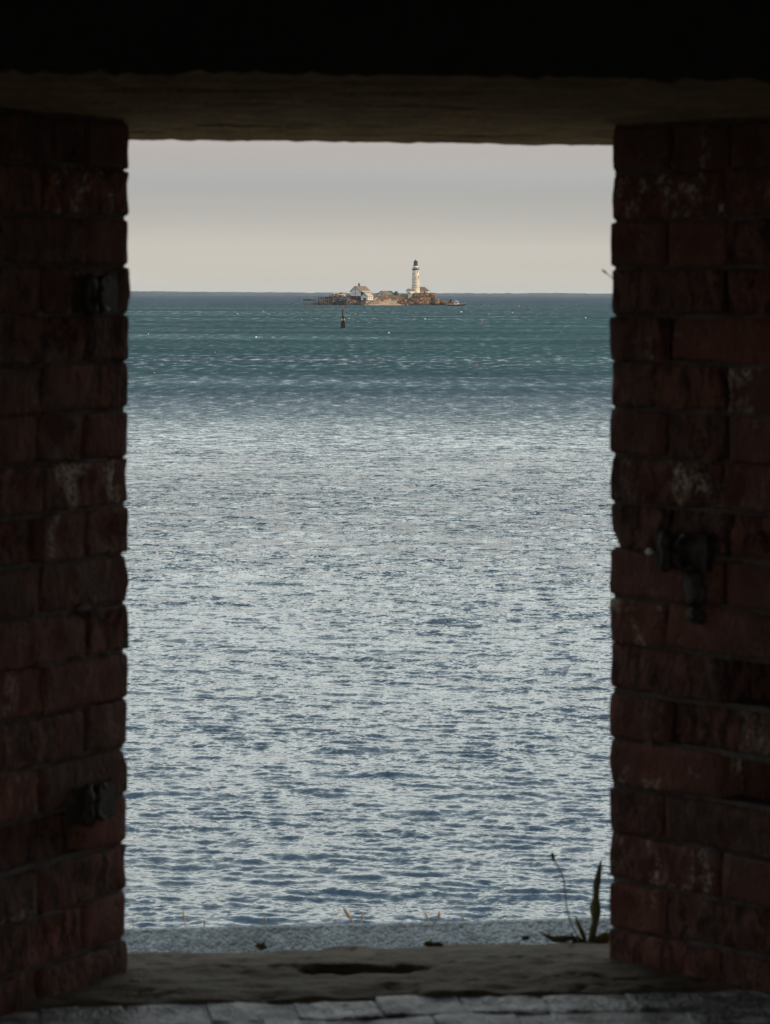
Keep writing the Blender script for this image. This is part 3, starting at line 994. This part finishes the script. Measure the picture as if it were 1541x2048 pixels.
def brick_mesh(name, L, H, T, seed, rough=1.0):
    """worn brick: x along the course, y into the wall (face at y=0), z up"""
    rr = random.Random(seed)
    r_ = (0.0055 if name == 'brick' else .004) * (0.7 + 0.6 * rr.random())

    def axis(h, n):
        a = [-h, -h + .35 * r_, -h + r_]
        a += [(-h + r_) + (2 * h - 2 * r_) * k / n for k in range(1, n)]
        return a + [h - r_, h - .35 * r_, h]
    ax, ay, az = axis(L / 2, max(4, int(L / .014))), axis(T / 2, 3), axis(H / 2, 5)
    idx, vs, fs = {}, [], []
    of = Vector((rr.random() * 40, rr.random() * 40, rr.random() * 40))
    amp = (0.0025 + 0.0035 * rr.random()) * rough
    hollow = rr.random() < 0.5
    hx, hz = rr.uniform(-.3, .3) * L, rr.uniform(-.2, .2) * H

    def vert(i, j, k):
        key = (i, j, k)
        if key not in idx:
            p_ = Vector((ax[i], ay[j], az[k]))
            q = Vector((max(-L / 2 + r_, min(L / 2 - r_, p_.x)), max(-T / 2 + r_, min(T / 2 - r_, p_.y)), max(-H / 2 + r_, min(H / 2 - r_, p_.z))))
            d = p_ - q
            if d.length > 1e-9:
                p_ = q + d.normalized() * r_
            e = amp * (noise.noise(p_ * 28 + of) + .6 * noise.noise(Vector((p_.x * 75, p_.y * 75, p_.z * 38)) + of))
            if p_.y < 0:
                if hollow:
                    e += 0.011 * rough * math.exp(-((p_.x - hx) / .028) ** 2 - ((p_.z - hz) / .016) ** 2)
                e += 0.010 * rough * max(0, noise.noise(p_ * 17 + of * 2) - .12)
                p_.y += e + amp * .4
            p_.x += amp * .35 * noise.noise(p_ * 40 + of * 3) * (1 if abs(p_.x) > L / 2 - 2 * r_ else 0)
            p_.z += amp * .7 * noise.noise(p_ * 40 - of) * (1 if abs(p_.z) > H / 2 - 2 * r_ else 0)
            p_.y += T / 2
            idx[key] = len(vs)
            vs.append(p_)
        return idx[key]
    nx_, ny_, nz_ = len(ax) - 1, len(ay) - 1, len(az) - 1
    for i in range(nx_):
        for k in range(nz_):
            fs.append((vert(i, 0, k), vert(i + 1, 0, k), vert(i + 1, 0, k + 1), vert(i, 0, k + 1)))
    for j in range(ny_):
        for k in range(nz_):
            fs.append((vert(0, j + 1, k), vert(0, j, k), vert(0, j, k + 1), vert(0, j + 1, k + 1)))
            fs.append((vert(nx_, j, k), vert(nx_, j + 1, k), vert(nx_, j + 1, k + 1), vert(nx_, j, k + 1)))
        for i in range(nx_):
            fs.append((vert(i, j + 1, 0), vert(i + 1, j + 1, 0), vert(i + 1, j, 0), vert(i, j, 0)))
            fs.append((vert(i, j, nz_), vert(i + 1, j, nz_), vert(i + 1, j + 1, nz_), vert(i, j + 1, nz_)))
    me = bpy.data.meshes.new(name)
    me.from_pydata([tuple(v) for v in vs], [], fs)
    me.polygons.foreach_set('use_smooth', [True] * len(fs))
    me.update()
    return me


PITCH, BH, JT = 0.0697, 0.0662, 0.0042
HEAD, STR = 0.104, 0.210
bm_h = [brick_mesh('brick', HEAD, BH, .11, 20 + i, 2.3 if i % 3 == 0 else 1.0) for i in range(15)]
bm_s = [brick_mesh('brick', STR, BH, .11, 60 + i, 2.3 if i % 3 == 0 else 1.0) for i in range(12)]
for me in bm_h + bm_s:
    me.materials.append(M['brick'])


def jamb(side, label):
    t = frame_obj('brick_wall', label, 'wall')
    rr = random.Random(5 if side < 0 else 9)
    A = Vector((side * HW, 0, 0))
    d = Vector((side * s36, -c36, 0))
    nf = Vector((-side * c36, -s36, 0))          # face normal, towards the opening
    # wall mass with recessed mortar face
    rec = 0.012
    rec = 0.075
    core = [A + d * 0.006 - nf * rec, A + d * TL - nf * rec, Vector((side * 5, N_IN, 0)), Vector((side * 5, N_OUT, 0)), Vector((side * S_OUT, N_OUT, 0)), A + Vector((side * .06, .03, 0))]
    if side < 0:
        core = core[::-1]
    mo = MB().prism([(p_.x, p_.y) for p_ in core], 7.4, 9.875)
    for k in range(20):
        zj = ZT - PITCH * k - .004
        for x0 in np.arange(0.004, TL - .05, .045):
            q = .0085 + .004 * noise.noise(Vector((x0 * 9, k * 3.3, side))) + rr.uniform(0, .002)
            st_ = [A + d * x0 - nf * q, A + d * (x0 + .0448) - nf * q, A + d * (x0 + .0448) - nf * .08, A + d * x0 - nf * .08]
            if side < 0:
                st_ = st_[::-1]
            mo.prism([(p_.x, p_.y) for p_ in st_], zj - .0042, zj + .0042)
    mo.build('mortar', M['mortar'], t)
    for k in range(19):
        zc = ZT - PITCH * (k + .5) - .004
        x = 0.0
        j = 0
        while x < TL - .02:
            first_head = (k % 2 == 0)
            if j == 0:
                L = HEAD if first_head else STR
            else:
                L = HEAD if rr.random() < (.62 if side < 0 else .5) else STR
            if x + L > TL - .012:
                if x + HEAD > TL + .03:
                    break
                L = HEAD
            me = rr.choice(bm_h if L == HEAD else bm_s)
            if j == 0:
                q_ = rr.randrange(1, 4) * 3
                me = (bm_h[q_ + 1 + k % 2] if L == HEAD else bm_s[q_ % 9 + 1 + k % 2])
            o = bpy.data.objects.new('brick', me)
            COL.objects.link(o)
            chips = {(1, 8): (-1, .014), (-1, 13): (1, .012), (-1, 9): (1, .007), (-1, 10): (1, .007), (1, 13): (-1, .005)}
            if j == 0 and (side, k) in chips:
                ze, dep = chips[(side, k)]
                me = me.copy()
                for v_ in me.vertices:
                    a_ = (v_.co.x + L / 2) if side > 0 else (L / 2 - v_.co.x)
                    h_ = (BH / 2 - ze * v_.co.z)
                    if a_ < .03 and h_ < .032:
                        v_.co.x += side * dep * (1 - h_ / .032) * (1 - a_ / .03) * 1.3
                o.data = me
            cx = x + L / 2 + rr.uniform(-.002, .002) + 0
            push = rr.gauss(0, .0018 if j else .0008)
            if side < 0 and k == 12 and .27 < cx < .42:
                push = -.05
            if side > 0 and k in (11, 13) and .26 < cx < .40:
                push = -.05
            if side < 0 and k in (1, 7) and .32 < cx < .45:
                push = .009
            if j and rr.random() < .10:
                push -= rr.uniform(.006, .018)
            loc = A + d * cx + nf * push
            xax = d if side > 0 else -d
            rot = Matrix((xax, -nf, Vector((0, 0, 1)))).transposed()
            jit = Matrix.Rotation(rr.gauss(0, .012 if j else .004), 3, 'Z') @ Matrix.Rotation(rr.gauss(0, .008), 3, 'Y')
            o.parent = t
            o.matrix_basis = Matrix.Translation((loc.x, loc.y, zc + rr.uniform(-.0015, .0015))) @ (rot @ jit).to_4x4()
            x += L + .0085 * rr.uniform(.5, 1.4)
            j += 1
    # mortar squeezed out of a few bed joints
    for n in range(26):
        k = rr.randrange(1, 18)
        x = rr.uniform(.03, .6)
        w = rr.uniform(.03, .10)
        zc = ZT - PITCH * k - .004
        vs, fs = rock_shape(n + 300 + int(side * 50), w / 2, .006, .0045, 1, .5)
        o = mesh_obj('mortar_smear', vs, fs, M['mortar'], t)
        loc = A + d * x - nf * .004
        rot = Matrix((d if side > 0 else -d, -nf, Vector((0, 0, 1)))).transposed()
        o.matrix_basis = Matrix.Translation((loc.x, loc.y, zc)) @ rot.to_4x4()
    return t


jl = jamb(-1, 'dark weathered brick jamb on the left of the opening')
jr = jamb(1, 'dark weathered brick jamb on the right of the opening')


def jamb_point(side, t_, z, out):
    """point on a jamb face, t_ metres in from the arris, standing out metres proud"""
    p_ = Vector((side * HW, 0, 0)) + Vector((side * s36, -c36, 0)) * t_ + Vector((-side * c36, -s36, 0)) * out
    return FT @ Vector((p_.x, p_.y, z))


def iron_fitting(side, t_, z, label, tall=False):
    e = empty('iron_hinge', jamb_point(side, t_, z, 0), 0, label, 'hinge', 'iron shutter hinges on the jambs')
    d = Vector((side * s36, -c36, 0))
    nf = Vector((-side * c36, -s36, 0))
    rot = Matrix((d if side > 0 else -d, -nf, Vector((0, 0, 1)))).transposed()
    e.matrix_world = Matrix.Translation(jamb_point(side, t_, z, 0)) @ (FT.to_3x3() @ rot).to_4x4()
    s = 1
    MB().box(-.048, .048, -.010, .012, -.026, .026).build('plate', M['iron'], e)
    sd = int(z * 1000) % 97

    def corrode(mb, k):
        mb.v = [tuple(Vector(q) + Vector((noise.noise(Vector(q) * 70 + Vector((sd, k, 0))), noise.noise(Vector(q) * 70 + Vector((0, sd, k))), noise.noise(Vector(q) * 55 + Vector((k, 3, sd))))) * .0045) for q in mb.v]
        return mb
    g = MB()
    arc = np.linspace(R(70), R(300), 15)
    g.tube([(s * .012 + .018 * math.cos(a), -.014, .023 * math.sin(a)) for a in arc], [.003 + .003 * math.sin(math.pi * i / 14) for i in range(15)], 8)
    corrode(g, 1).build('ring', M['iron'], e, True)
    corrode(MB().tube([(-s * .026, -.014, q) for q in np.linspace(-.030, .030, 9)], [.005, .009, .008, .010, .008, .009, .0085, .007, .004], 10), 2).build('pin', M['iron'], e, True)
    for x in (-.036, .036):
        MB().lathe([(.006, -.014), (.0045, -.017), (.002, -.018)], 8).build('bolt', M['iron'], e)
    for o in e.children:
        if o.name.startswith('bolt'):
            o.rotation_euler = (R(90), 0, 0)
    if tall:
        st_ = MB()
        st_.tube([(.018 + .004 * math.sin(q * 60), -.001, q) for q in np.linspace(-.10, -.028, 9)], [.012, .019, .016, .020, .017, .021, .018, .020, .016], 7)
        st_.v = [(x, y * .35, z_) for x, y, z_ in st_.v]
        corrode(st_, 3).build('strap', M['iron'], e, True)
    return e


vs, fs = rock_shape(41, .0065, .006, .006, 2, .5)
pc = mesh_obj('pale_lump', vs, fs, plain('pale_white', (0.75, 0.75, 0.72), 0.9, 0.1, 50))  # small off-white lump set over the joint
pc.location = jamb_point(1, .083, 9.223, .002)
tag(pc, 'bright pale lump stuck in a joint of the right jamb', 'mortar chip')
iron_fitting(-1, .098, 9.6 - (590 - 586) * 4.30 / 6000, 'rusty iron hinge bracket high on the left brick jamb')
iron_fitting(-1, .100, 9.6 - (1602 - 586) * 4.28 / 6000, 'rusty iron hinge bracket low on the left brick jamb')
iron_fitting(1, .150, 9.6 - (1100 - 586) * 4.34 / 6000, 'rusty iron hinge bracket with strap on the right brick jamb', True)

# lintel slab with board marked soffit
ln_ = frame_obj('concrete_lintel', 'brown concrete lintel slab spanning above the opening', 'lintel')
ss = np.arange(-1.25, 1.2501, .016)
nn = np.arange(N_IN, N_OUT + .001, .008)
V = np.zeros((len(nn), len(ss), 3))
for j, n in enumerate(nn):
    for i, s in enumerate(ss):
        z = ZT + .0035 * noise.noise(Vector((s * 7, n * 16, 2))) + .0022 * noise.noise(Vector((s * 45, n * 45, 0)))
        for b, (gn_, dep) in enumerate(((-.90, .020), (-.80, .034), (-.62, .006), (-.36, .030), (-.12, .006), (.14, .010), (.36, .012))):
            on = noise.noise(Vector((s * 2.1, b * 7.7, 5))) + (.12 if b in (1,) else 0)
            w = .010 + .010 * max(0, on)
            wig = gn_ + .008 * noise.noise(Vector((s * 3, b, 1)))
            if abs(n - wig) < w and on > -.05:
                z += dep * min(1, (on + .05) * 6)
        if n < -.905:
            z -= .004
        if n > .60:
            z += .004 * noise.noise(Vector((s * 90, 3, 1))) + (n - .60) * .05
        V[j, i] = (s, n, z)
V[0, :, 2] += .0025 * nr.randn(len(ss))
grid_mesh('soffit', V[:, ::-1], M['soffit'], ln_)
MB().box(-5, 5, N_IN - .003, N_OUT + .002, 9.876, 10.1).build('slab', M['soot_shade'], ln_)
# edges of the soffit sheet closed up to the slab
for nm, n0, n1 in (('front_edge', N_IN - .0005, N_IN - .0005), ('back_edge', N_OUT + .001, N_OUT + .001)):
    row = V[0] if nm == 'front_edge' else V[-1]
    E = np.stack([row, row + np.array([0, 0, .0])], 0).copy()
    E[1, :, 2] = 9.90
    E[:, :, 1] = n0
    grid_mesh(nm, E if nm == 'front_edge' else E[:, ::-1], M['soot_shade'] if nm == 'front_edge' else M['soffit'], ln_)

up = frame_obj('upper_wall', 'dark masonry above the lintel', 'wall')
MB().box(-5, 5, N_IN, N_OUT, 10.1, 11.9).build('masonry', M['soot_shade'], up)

# sill: damp concrete, sloping outward past the jambs
sil = frame_obj('window_sill', 'dark damp concrete sill with a worn slot', 'sill')
ss = np.arange(-1.12, 1.121, .008)
nn = np.concatenate([np.arange(-.205, .64, .008)])
V = np.zeros((len(nn) + 2, len(ss), 3))
slot = FT.inverted() @ W(727, 1938, 4.37)
for j, n in enumerate(nn):
    for i, s in enumerate(ss):
        z = ZS - .185 * max(0, n) ** 1.0
        z += .006 * noise.noise(Vector((s * 5, n * 9, 7))) + .0045 * noise.noise(Vector((s * 22, n * 34, 1)))
        ck_ = abs(noise.noise(Vector((s * 2.6, n * 6.5, 11))) + .25 * noise.noise(Vector((s * 20, n * 20, 3))))
        if ck_ < .035:
            z -= .007 * (1 - ck_ / .035)
        a = (s - slot.x) / .088
        b = (n - slot.y + .012 * noise.noise(Vector((s * 9, 1, 1)))) / .026
        q = a ** 4 + b ** 2
        if q < 1.5:
            z -= .03 * min(1, max(0, (1.5 - q) * 1.2))
        if n < -.16:
            z += .006 * noise.noise(Vector((s * 14, n * 10, 4)))
        V[j + 1, i] = (s, n, z)
V[0] = V[1]
V[0, :, 2] = ZS - .05
V[0, :, 1] += .006
V[-1] = V[-2]
V[-1, :, 2] -= .3
grid_mesh('slab', V, M['sill'], sil)
MB().box(-5, 5, N_IN + .02, N_OUT - .02, 7.4, ZS - .175).build('base', M['mortar'], sil)
bp = [brick_mesh('paver', .1145, .1045, .06, 200 + i, .55) for i in range(10)]
for me in bp:
    me.materials.append(M['paver'])
rr = random.Random(21)
for r_i in range(7):
    n0 = -.259 - r_i * .108
    off = (r_i % 2) * .057 + rr.uniform(-.02, .02)
    for k in range(18):
        s0 = -1.0 + off + k * .1168
        if abs(s0) > HW + (-n0) * math.tan(HS) - .03:
            continue
        o = bpy.data.objects.new('paver', rr.choice(bp))
        COL.objects.link(o)
        o.parent = sil
        # brick face (y=0, looking to -y) is turned up
        o.matrix_basis = Matrix.Translation((s0 + rr.uniform(-.003, .003), n0 + rr.uniform(-.004, .004), ZS - .003 + rr.gauss(0, .002))) @ Matrix.Rotation(R(-90) + rr.gauss(0, .03), 4, 'X') @ Matrix.Rotation(rr.gauss(0, .02), 4, 'Z')
MB().box(-1.1, 1.1, N_IN, -.215, ZS - .17, ZS - .006).build('bedding', M['paver'], sil)

# the dim vault the camera stands in
NB = -6.6
D0, D1, DZ = -3.0, 2.2, 10.6
for nm, bxs in (('floor', [(-4, 4, NB, N_IN - .002, 7.2, 8.0)]), ('ceiling', [(-4, 4, NB, N_IN - .004, 10.9, 11.2)]), ('left_wall', [(-4.3, -4, NB, N_IN - .006, 7.2, 11.2)]),
                ('right_wall', [(4, 4.3, NB, N_IN - .006, 7.2, 11.2)]),
                ('back_wall', [(-4.3, D0, NB - .5, NB, 7.2, 11.2), (D1, 4.3, NB - .5, NB, 7.2, 11.2), (D0, D1, NB - .5, NB, DZ, 11.2), (D0, D1, NB - .5, NB, 7.2, 7.99)])):
    mb = MB()
    for bx in bxs:
        mb.box(*bx)
    o = mb.build(nm, M['inner'])
    wallframe(o)
    tag(o, kind='structure')
M['parade'] = plain('parade_gravel', (0.24, 0.22, 0.18), 0.95, 0.3, 1.5, 0.02)
o = MB().box(-45, 45, -90, NB - .5, 7.0, 7.95).build('courtyard', M['parade'])
wallframe(o)
tag(o, 'gravel yard behind the vault', kind='structure')

# ------------------------------------------------------------------ outside the opening: ledge, rough kerb, bank
lg = MB().box(-6, 6, N_OUT - .01, 2.6, 7.3, 8.06).build('ledge', M['outer'])
wallframe(lg)
tag(lg, 'flat concrete ledge outside the opening', kind='structure')
kb = frame_obj('concrete_kerb', 'rough grey pebbled concrete kerb outside the opening', 'kerb')
KN = 2.08
ZK = EYE - 1261 / FPX * (O2.y + KN)
ss = np.arange(-1.3, 1.3001, .0065)
prof = []
for u in np.linspace(0, .17, 30):
    prof.append((KN - .2555 + u * 1.35, ZK - .1515 + u * .86))
for a in np.linspace(R(120), R(45), 8):
    prof.append((KN - .012 + .026 * math.cos(a), ZK - .0265 + .026 * math.sin(a)))
prof += [(KN + .05, ZK - .06), (KN + .2, ZK - .25), (KN + .25, ZK - .5)]
V = np.zeros((len(prof), len(ss), 3))
for j, (n, z) in enumerate(prof):
    for i, s in enumerate(ss):
        q = Vector((s * 100, n * 100, z * 100))
        e = .0042 * noise.noise(q) + .0025 * noise.noise(q * 2.1) + .004 * noise.noise(Vector((s * 7, z * 20, 0)))
        V[j, i] = (s, n - e * .7, z + e * .6)
grid_mesh('coping', V, M['kerb'], kb)
for sd in (-1, 1):
    MB().prism([(sd * 1.301, KN - .2), (sd * 4, KN - .2), (sd * 4, KN + .2), (sd * 1.301, KN + .2)][::sd], 7.6, ZK - .03).build('kerb_run', M['kerb'], kb)

M['bank'] = plain('bank_grass', (0.10, 0.095, 0.045), 0.95, 0.4, 2, 0.05)
gx2 = np.linspace(-26, 26, 90)
gy2 = np.concatenate([np.linspace(2.2, 8, 20), np.linspace(9, 44, 40)])
V = np.zeros((len(gy2), len(gx2), 3))
for j, n in enumerate(gy2):
    for i, s in enumerate(gx2):
        V[j, i] = (s, n, 7.98 - (n - 2.2) * .245 + .10 * noise.noise(Vector((s * .6, n * .6, 0))) - .1)
bank = grid_mesh('ground', V, M['bank'])
wallframe(bank)
tag(bank, 'grassy bank falling from the wall to the sea', kind='structure')

# dry grass stalks beyond the kerb
M['straw'] = plain('dry_straw', (0.22, 0.175, 0.11), 0.8, 0.3, 30)
stalks = [((266, 1833), (268, 1870), .8, 'leftmost thin straw stalk beside the left jamb'), ((363, 1830), (374, 1870), 1.0, 'straw stalk leaning left, second from the left jamb'),
          ((411, 1832), (408, 1870), .9, 'upright straw stalk, third from the left jamb'), ((530, 1829), (530, 1870), 1.0, 'lone straight straw stalk above the small kerb weed'),
          ((688, 1811), (722, 1872), 1.5, 'longest straw stalk leaning left in the middle'), ((727, 1825), (716, 1872), 1.0, 'short straw stalk crossing the longest stalk'),
          ((671, 1842), (669, 1870), .6, 'tiny straw stalk left of the longest stalk'), ((850, 1829), (868, 1868), .9, 'straw stalk leaning left towards the upright pair'),
          ((880, 1822), (869, 1868), 1.2, 'straw stalk leaning right, pair with a left leaning one'), ((925, 1825), (926, 1868), .9, 'rightmost lone straw stalk on the kerb')]
for (tp, bs, s, lab) in stalks:
    D = 6.95
    a, b = W(*bs, D), W(*tp, D)
    b.y += rng.uniform(-.05, .05)
    root = a + (a - b).normalized() * .08
    root.z = min(root.z, a.z - .05)
    mid = (a + b) / 2 + Vector((.0012, 0, 0))
    e = empty('grass_stalk', root, 0, lab, 'grass stalk', 'dry grass stalks behind the kerb')
    MB().tube([(0, 0, 0), a - root, mid - root, b - root], [.0016 * s, .0015 * s, .0013 * s, .0008 * s], 6).build('stem', M['straw'], e, True)
    dirv = (b - a).normalized()
    MB().tube([mid - root + dirv * .006, mid - root + dirv * .016, b - root - dirv * .006, b - root], [.0008 * s, .0027 * s, .0024 * s, .0005 * s], 6).build('seed_head', M['straw'], e, True)

# weeds in the sill joint
M['leaf'] = plain('weed_leaf', (0.13, 0.125, 0.055), 0.6, 0.35, 40)
M['leaf_dry'] = plain('dry_leaf', (0.17, 0.115, 0.035), 0.7, 0.35, 40)
M['stalk'] = plain('grey_stalk', (0.30, 0.26, 0.22), 0.8, 0.2, 40)
M['bud'] = plain('dark_seed', (0.045, 0.032, 0.028), 0.8, 0.3, 150, .002)
M['moss'] = plain('dry_moss', (0.075, 0.055, 0.02), 0.95, 0.5, 60, .004)


def leaf(pts, wid, parent, mat, name='leaf', fold=.35, wave=0.0):
    """blade along pts with widths, folded along its midrib, 0.8 mm thick"""
    v = []
    n = len(pts)
    for i, p_ in enumerate(pts):
        d = (pts[min(i + 1, n - 1)] - pts[max(i - 1, 0)]).normalized()
        side = d.cross(Vector((0.15, 1, 0.1))).normalized()
        up_ = side.cross(d).normalized()
        w = wid[i] * .68
        wv = wave * math.sin(i * 2.1)
        v += [p_ - side * w + up_ * (w * fold + wv), p_, p_ + side * w + up_ * (w * fold - wv)]
        v += [q + up_ * .0008 for q in v[-3:]]
    f = []
    for i in range(n - 1):
        a, b = i * 6, (i + 1) * 6
        f += [(a, a + 1, b + 1, b), (a + 1, a + 2, b + 2, b + 1), (a + 4, a + 3, b + 3, b + 4), (a + 5, a + 4, b + 4, b + 5), (a + 3, a, b, b + 3), (a + 2, a + 5, b + 5, b + 2)]
    return mesh_obj(name, v, f, mat, parent, True)


DP = 5.03
base = W(1168, 1888, DP)
pl = empty('plantain_weed', base, 0, 'tall weed with bent seed stalk and long leaf by the right jamb', 'weed')


def LP(px, py, dy=0.0):
    return W(px, py, DP + dy) - base


st_pts = [LP(1157, 1890), LP(1154, 1870), LP(1143, 1848.5, .01), LP(1136, 1826, .02), LP(1132, 1800, .02), LP(1130, 1780, .02), LP(1128.5, 1762, .02), LP(1124, 1747, .015), LP(1117, 1734, .01), LP(1110, 1722, .01), LP(1107.5, 1717, .01)]
MB().tube(st_pts, [.0014, .0014, .0014, .0013, .0013, .0013, .0012, .0011, .001, .001, .001], 7).build('flower_stalk', M['stalk'], pl, True)
MB().tube([LP(1110, 1724, .01), LP(1108, 1719, .01), LP(1106, 1713, .01), LP(1105.3, 1708, .01), LP(1105, 1704.5, .01)], [.001, .0028, .0036, .0028, .0008], 10).build('seed_head', M['bud'], pl, True)
leaf([LP(1182, 1890), LP(1186, 1866), LP(1190.5, 1843), LP(1191.5, 1830), LP(1190.5, 1815), LP(1192, 1798), LP(1193, 1783), LP(1193.5, 1770), LP(1197, 1752), LP(1200, 1735), LP(1202, 1720)],
     [.009, .009, .0085, .0125, .0140, .0085, .0075, .0095, .0075, .0055, .0015], pl, M['leaf'], wave=.0015)
leaf([LP(1172, 1890), LP(1168, 1874), LP(1161, 1858), LP(1155, 1845), LP(1152, 1832)], [.005, .006, .0055, .004, .001], pl, M['leaf_dry'])
leaf([LP(1158, 1890), LP(1150, 1876), LP(1130, 1878), LP(1108, 1879), LP(1095, 1873), LP(1080, 1864)], [.004, .005, .009, .008, .005, .001], pl, M['leaf'])
leaf([LP(1152, 1890), LP(1147, 1878), LP(1143, 1864)], [.006, .005, .001], pl, M['leaf_dry'])
leaf([LP(1165, 1890), LP(1160, 1880), LP(1156, 1872)], [.007, .006, .001], pl, M['leaf_dry'])
leaf([LP(1190, 1890), LP(1198, 1880), LP(1210, 1868), LP(1217, 1858)], [.003, .003, .002, .001], pl, M['leaf_dry'])
leaf([LP(1186, 1891), LP(1196, 1885), LP(1212, 1876), LP(1224, 1868)], [.008, .014, .014, .004], pl, M['leaf_dry'])
MB().tube([LP(1085, 1870), LP(1068, 1871.5), LP(1058, 1874)], .0006, 5).build('thin_stem', M['stalk'], pl)
vs, fs = rock_shape(77, .0085, .006, .004, 2, .5)
o = mesh_obj('withered_flower', vs, fs, M['bud'], pl)
o.location = LP(1050.5, 1876)
for k, (px, w) in enumerate(((1135, .02), (1158, .026), (1180, .03), (1200, .02))):
    vs, fs = rock_shape(80 + k, w, .012, .006, 2, .6)
    o = mesh_obj('moss_tuft', vs, fs, M['moss'], pl)
    o.location = LP(px, 1891)

for (px, py, w, lab) in ((522, 1896, 12, 'tiny green weed sprouting from the sill edge on the left'), (866, 1892, 20, 'low broad weed sprouting from the sill edge in the middle')):
    b0 = W(px, py + 4, 5.03)
    wd = empty('small_weed', b0, 0, lab, 'weed')
    for k in range(7):
        a = (k - 3) / 3 + rng.uniform(-.15, .15)
        tipv = W(px + a * w, py - (13 if w < 15 else 12) * (1 - .55 * a * a) * rng.uniform(.7, 1.1), 5.03 + rng.uniform(-.012, .012)) - b0
        leaf([Vector((0, 0, 0)), tipv * .5 + Vector((0, 0, .002)), tipv * .8, tipv], [.002, .006, .005, .001], wd, M['leaf'] if k % 2 else M['leaf_dry'])

tw = empty('twig', FT @ Vector((HW + .15, .09, 9.53)), 0, 'thin dark twig poking out beside the upper right jamb', 'twig')
a = Vector((0, 0, 0))
b = W(1206.5, 541, 4.62) - tw.location
MB().tube([a, a * .4 + b * .6 + Vector((0, 0, -.004)), b * .93, b], [.0012, .0009, .0007, .0005], 6).build('stem', M['bud'], tw)
MB().tube([b * .95, b * .975, b * 1.0, b * 1.012], [.0006, .0016, .0015, .0005], 6).build('bud', M['bud'], tw)

# crumbs of mortar on the sill at the right jamb foot and one pale chip at the left
rr = random.Random(4)
for k, (px, py) in enumerate(((1340, 1930), (1352, 1928), (1392, 1937), (1412, 1934), (1422, 1941), (1402, 1945), (1465, 1944), (1500, 1943), (268, 1964), (280, 1965))):
    D = (EYE - ZS) * FPX / (py - PY0)
    w = .0035 if px > 300 else .008
    vs, fs = rock_shape(500 + k, w * rr.uniform(.7, 1.3), w, w * .6, 1, .5)
    o = mesh_obj('mortar_crumb', vs, fs, M['paver'])
    o.location = W(px, py, D) + Vector((0, 0, .002))
    tag(o, 'pale crumb of mortar scattered on the sill by the right jamb foot' if px > 300 else 'pale mortar chip on the sill by the left jamb foot', 'crumb', 'mortar crumbs on the sill')

# ------------------------------------------------------------------ the air
hz = MB().box(-27000, 27000, -60, 21500, -9, 47).build('haze', None)
hm = bpy.data.materials.new('haze_air')
hm.use_nodes = True
hm.node_tree.nodes.clear()
ho = hm.node_tree.nodes.new('ShaderNodeOutputMaterial')
hv = hm.node_tree.nodes.new('ShaderNodeVolumePrincipled')
hv.inputs['Color'].default_value = (0.76, 0.86, 1.0, 1)
hv.inputs['Density'].default_value = 2.0e-5
hv.inputs['Anisotropy'].default_value = 0.2
hm.node_tree.links.new(hv.outputs[0], ho.inputs['Volume'])
hz.data.materials.append(hm)
tag(hz, 'pale sea haze that fades the far shore', kind='stuff')
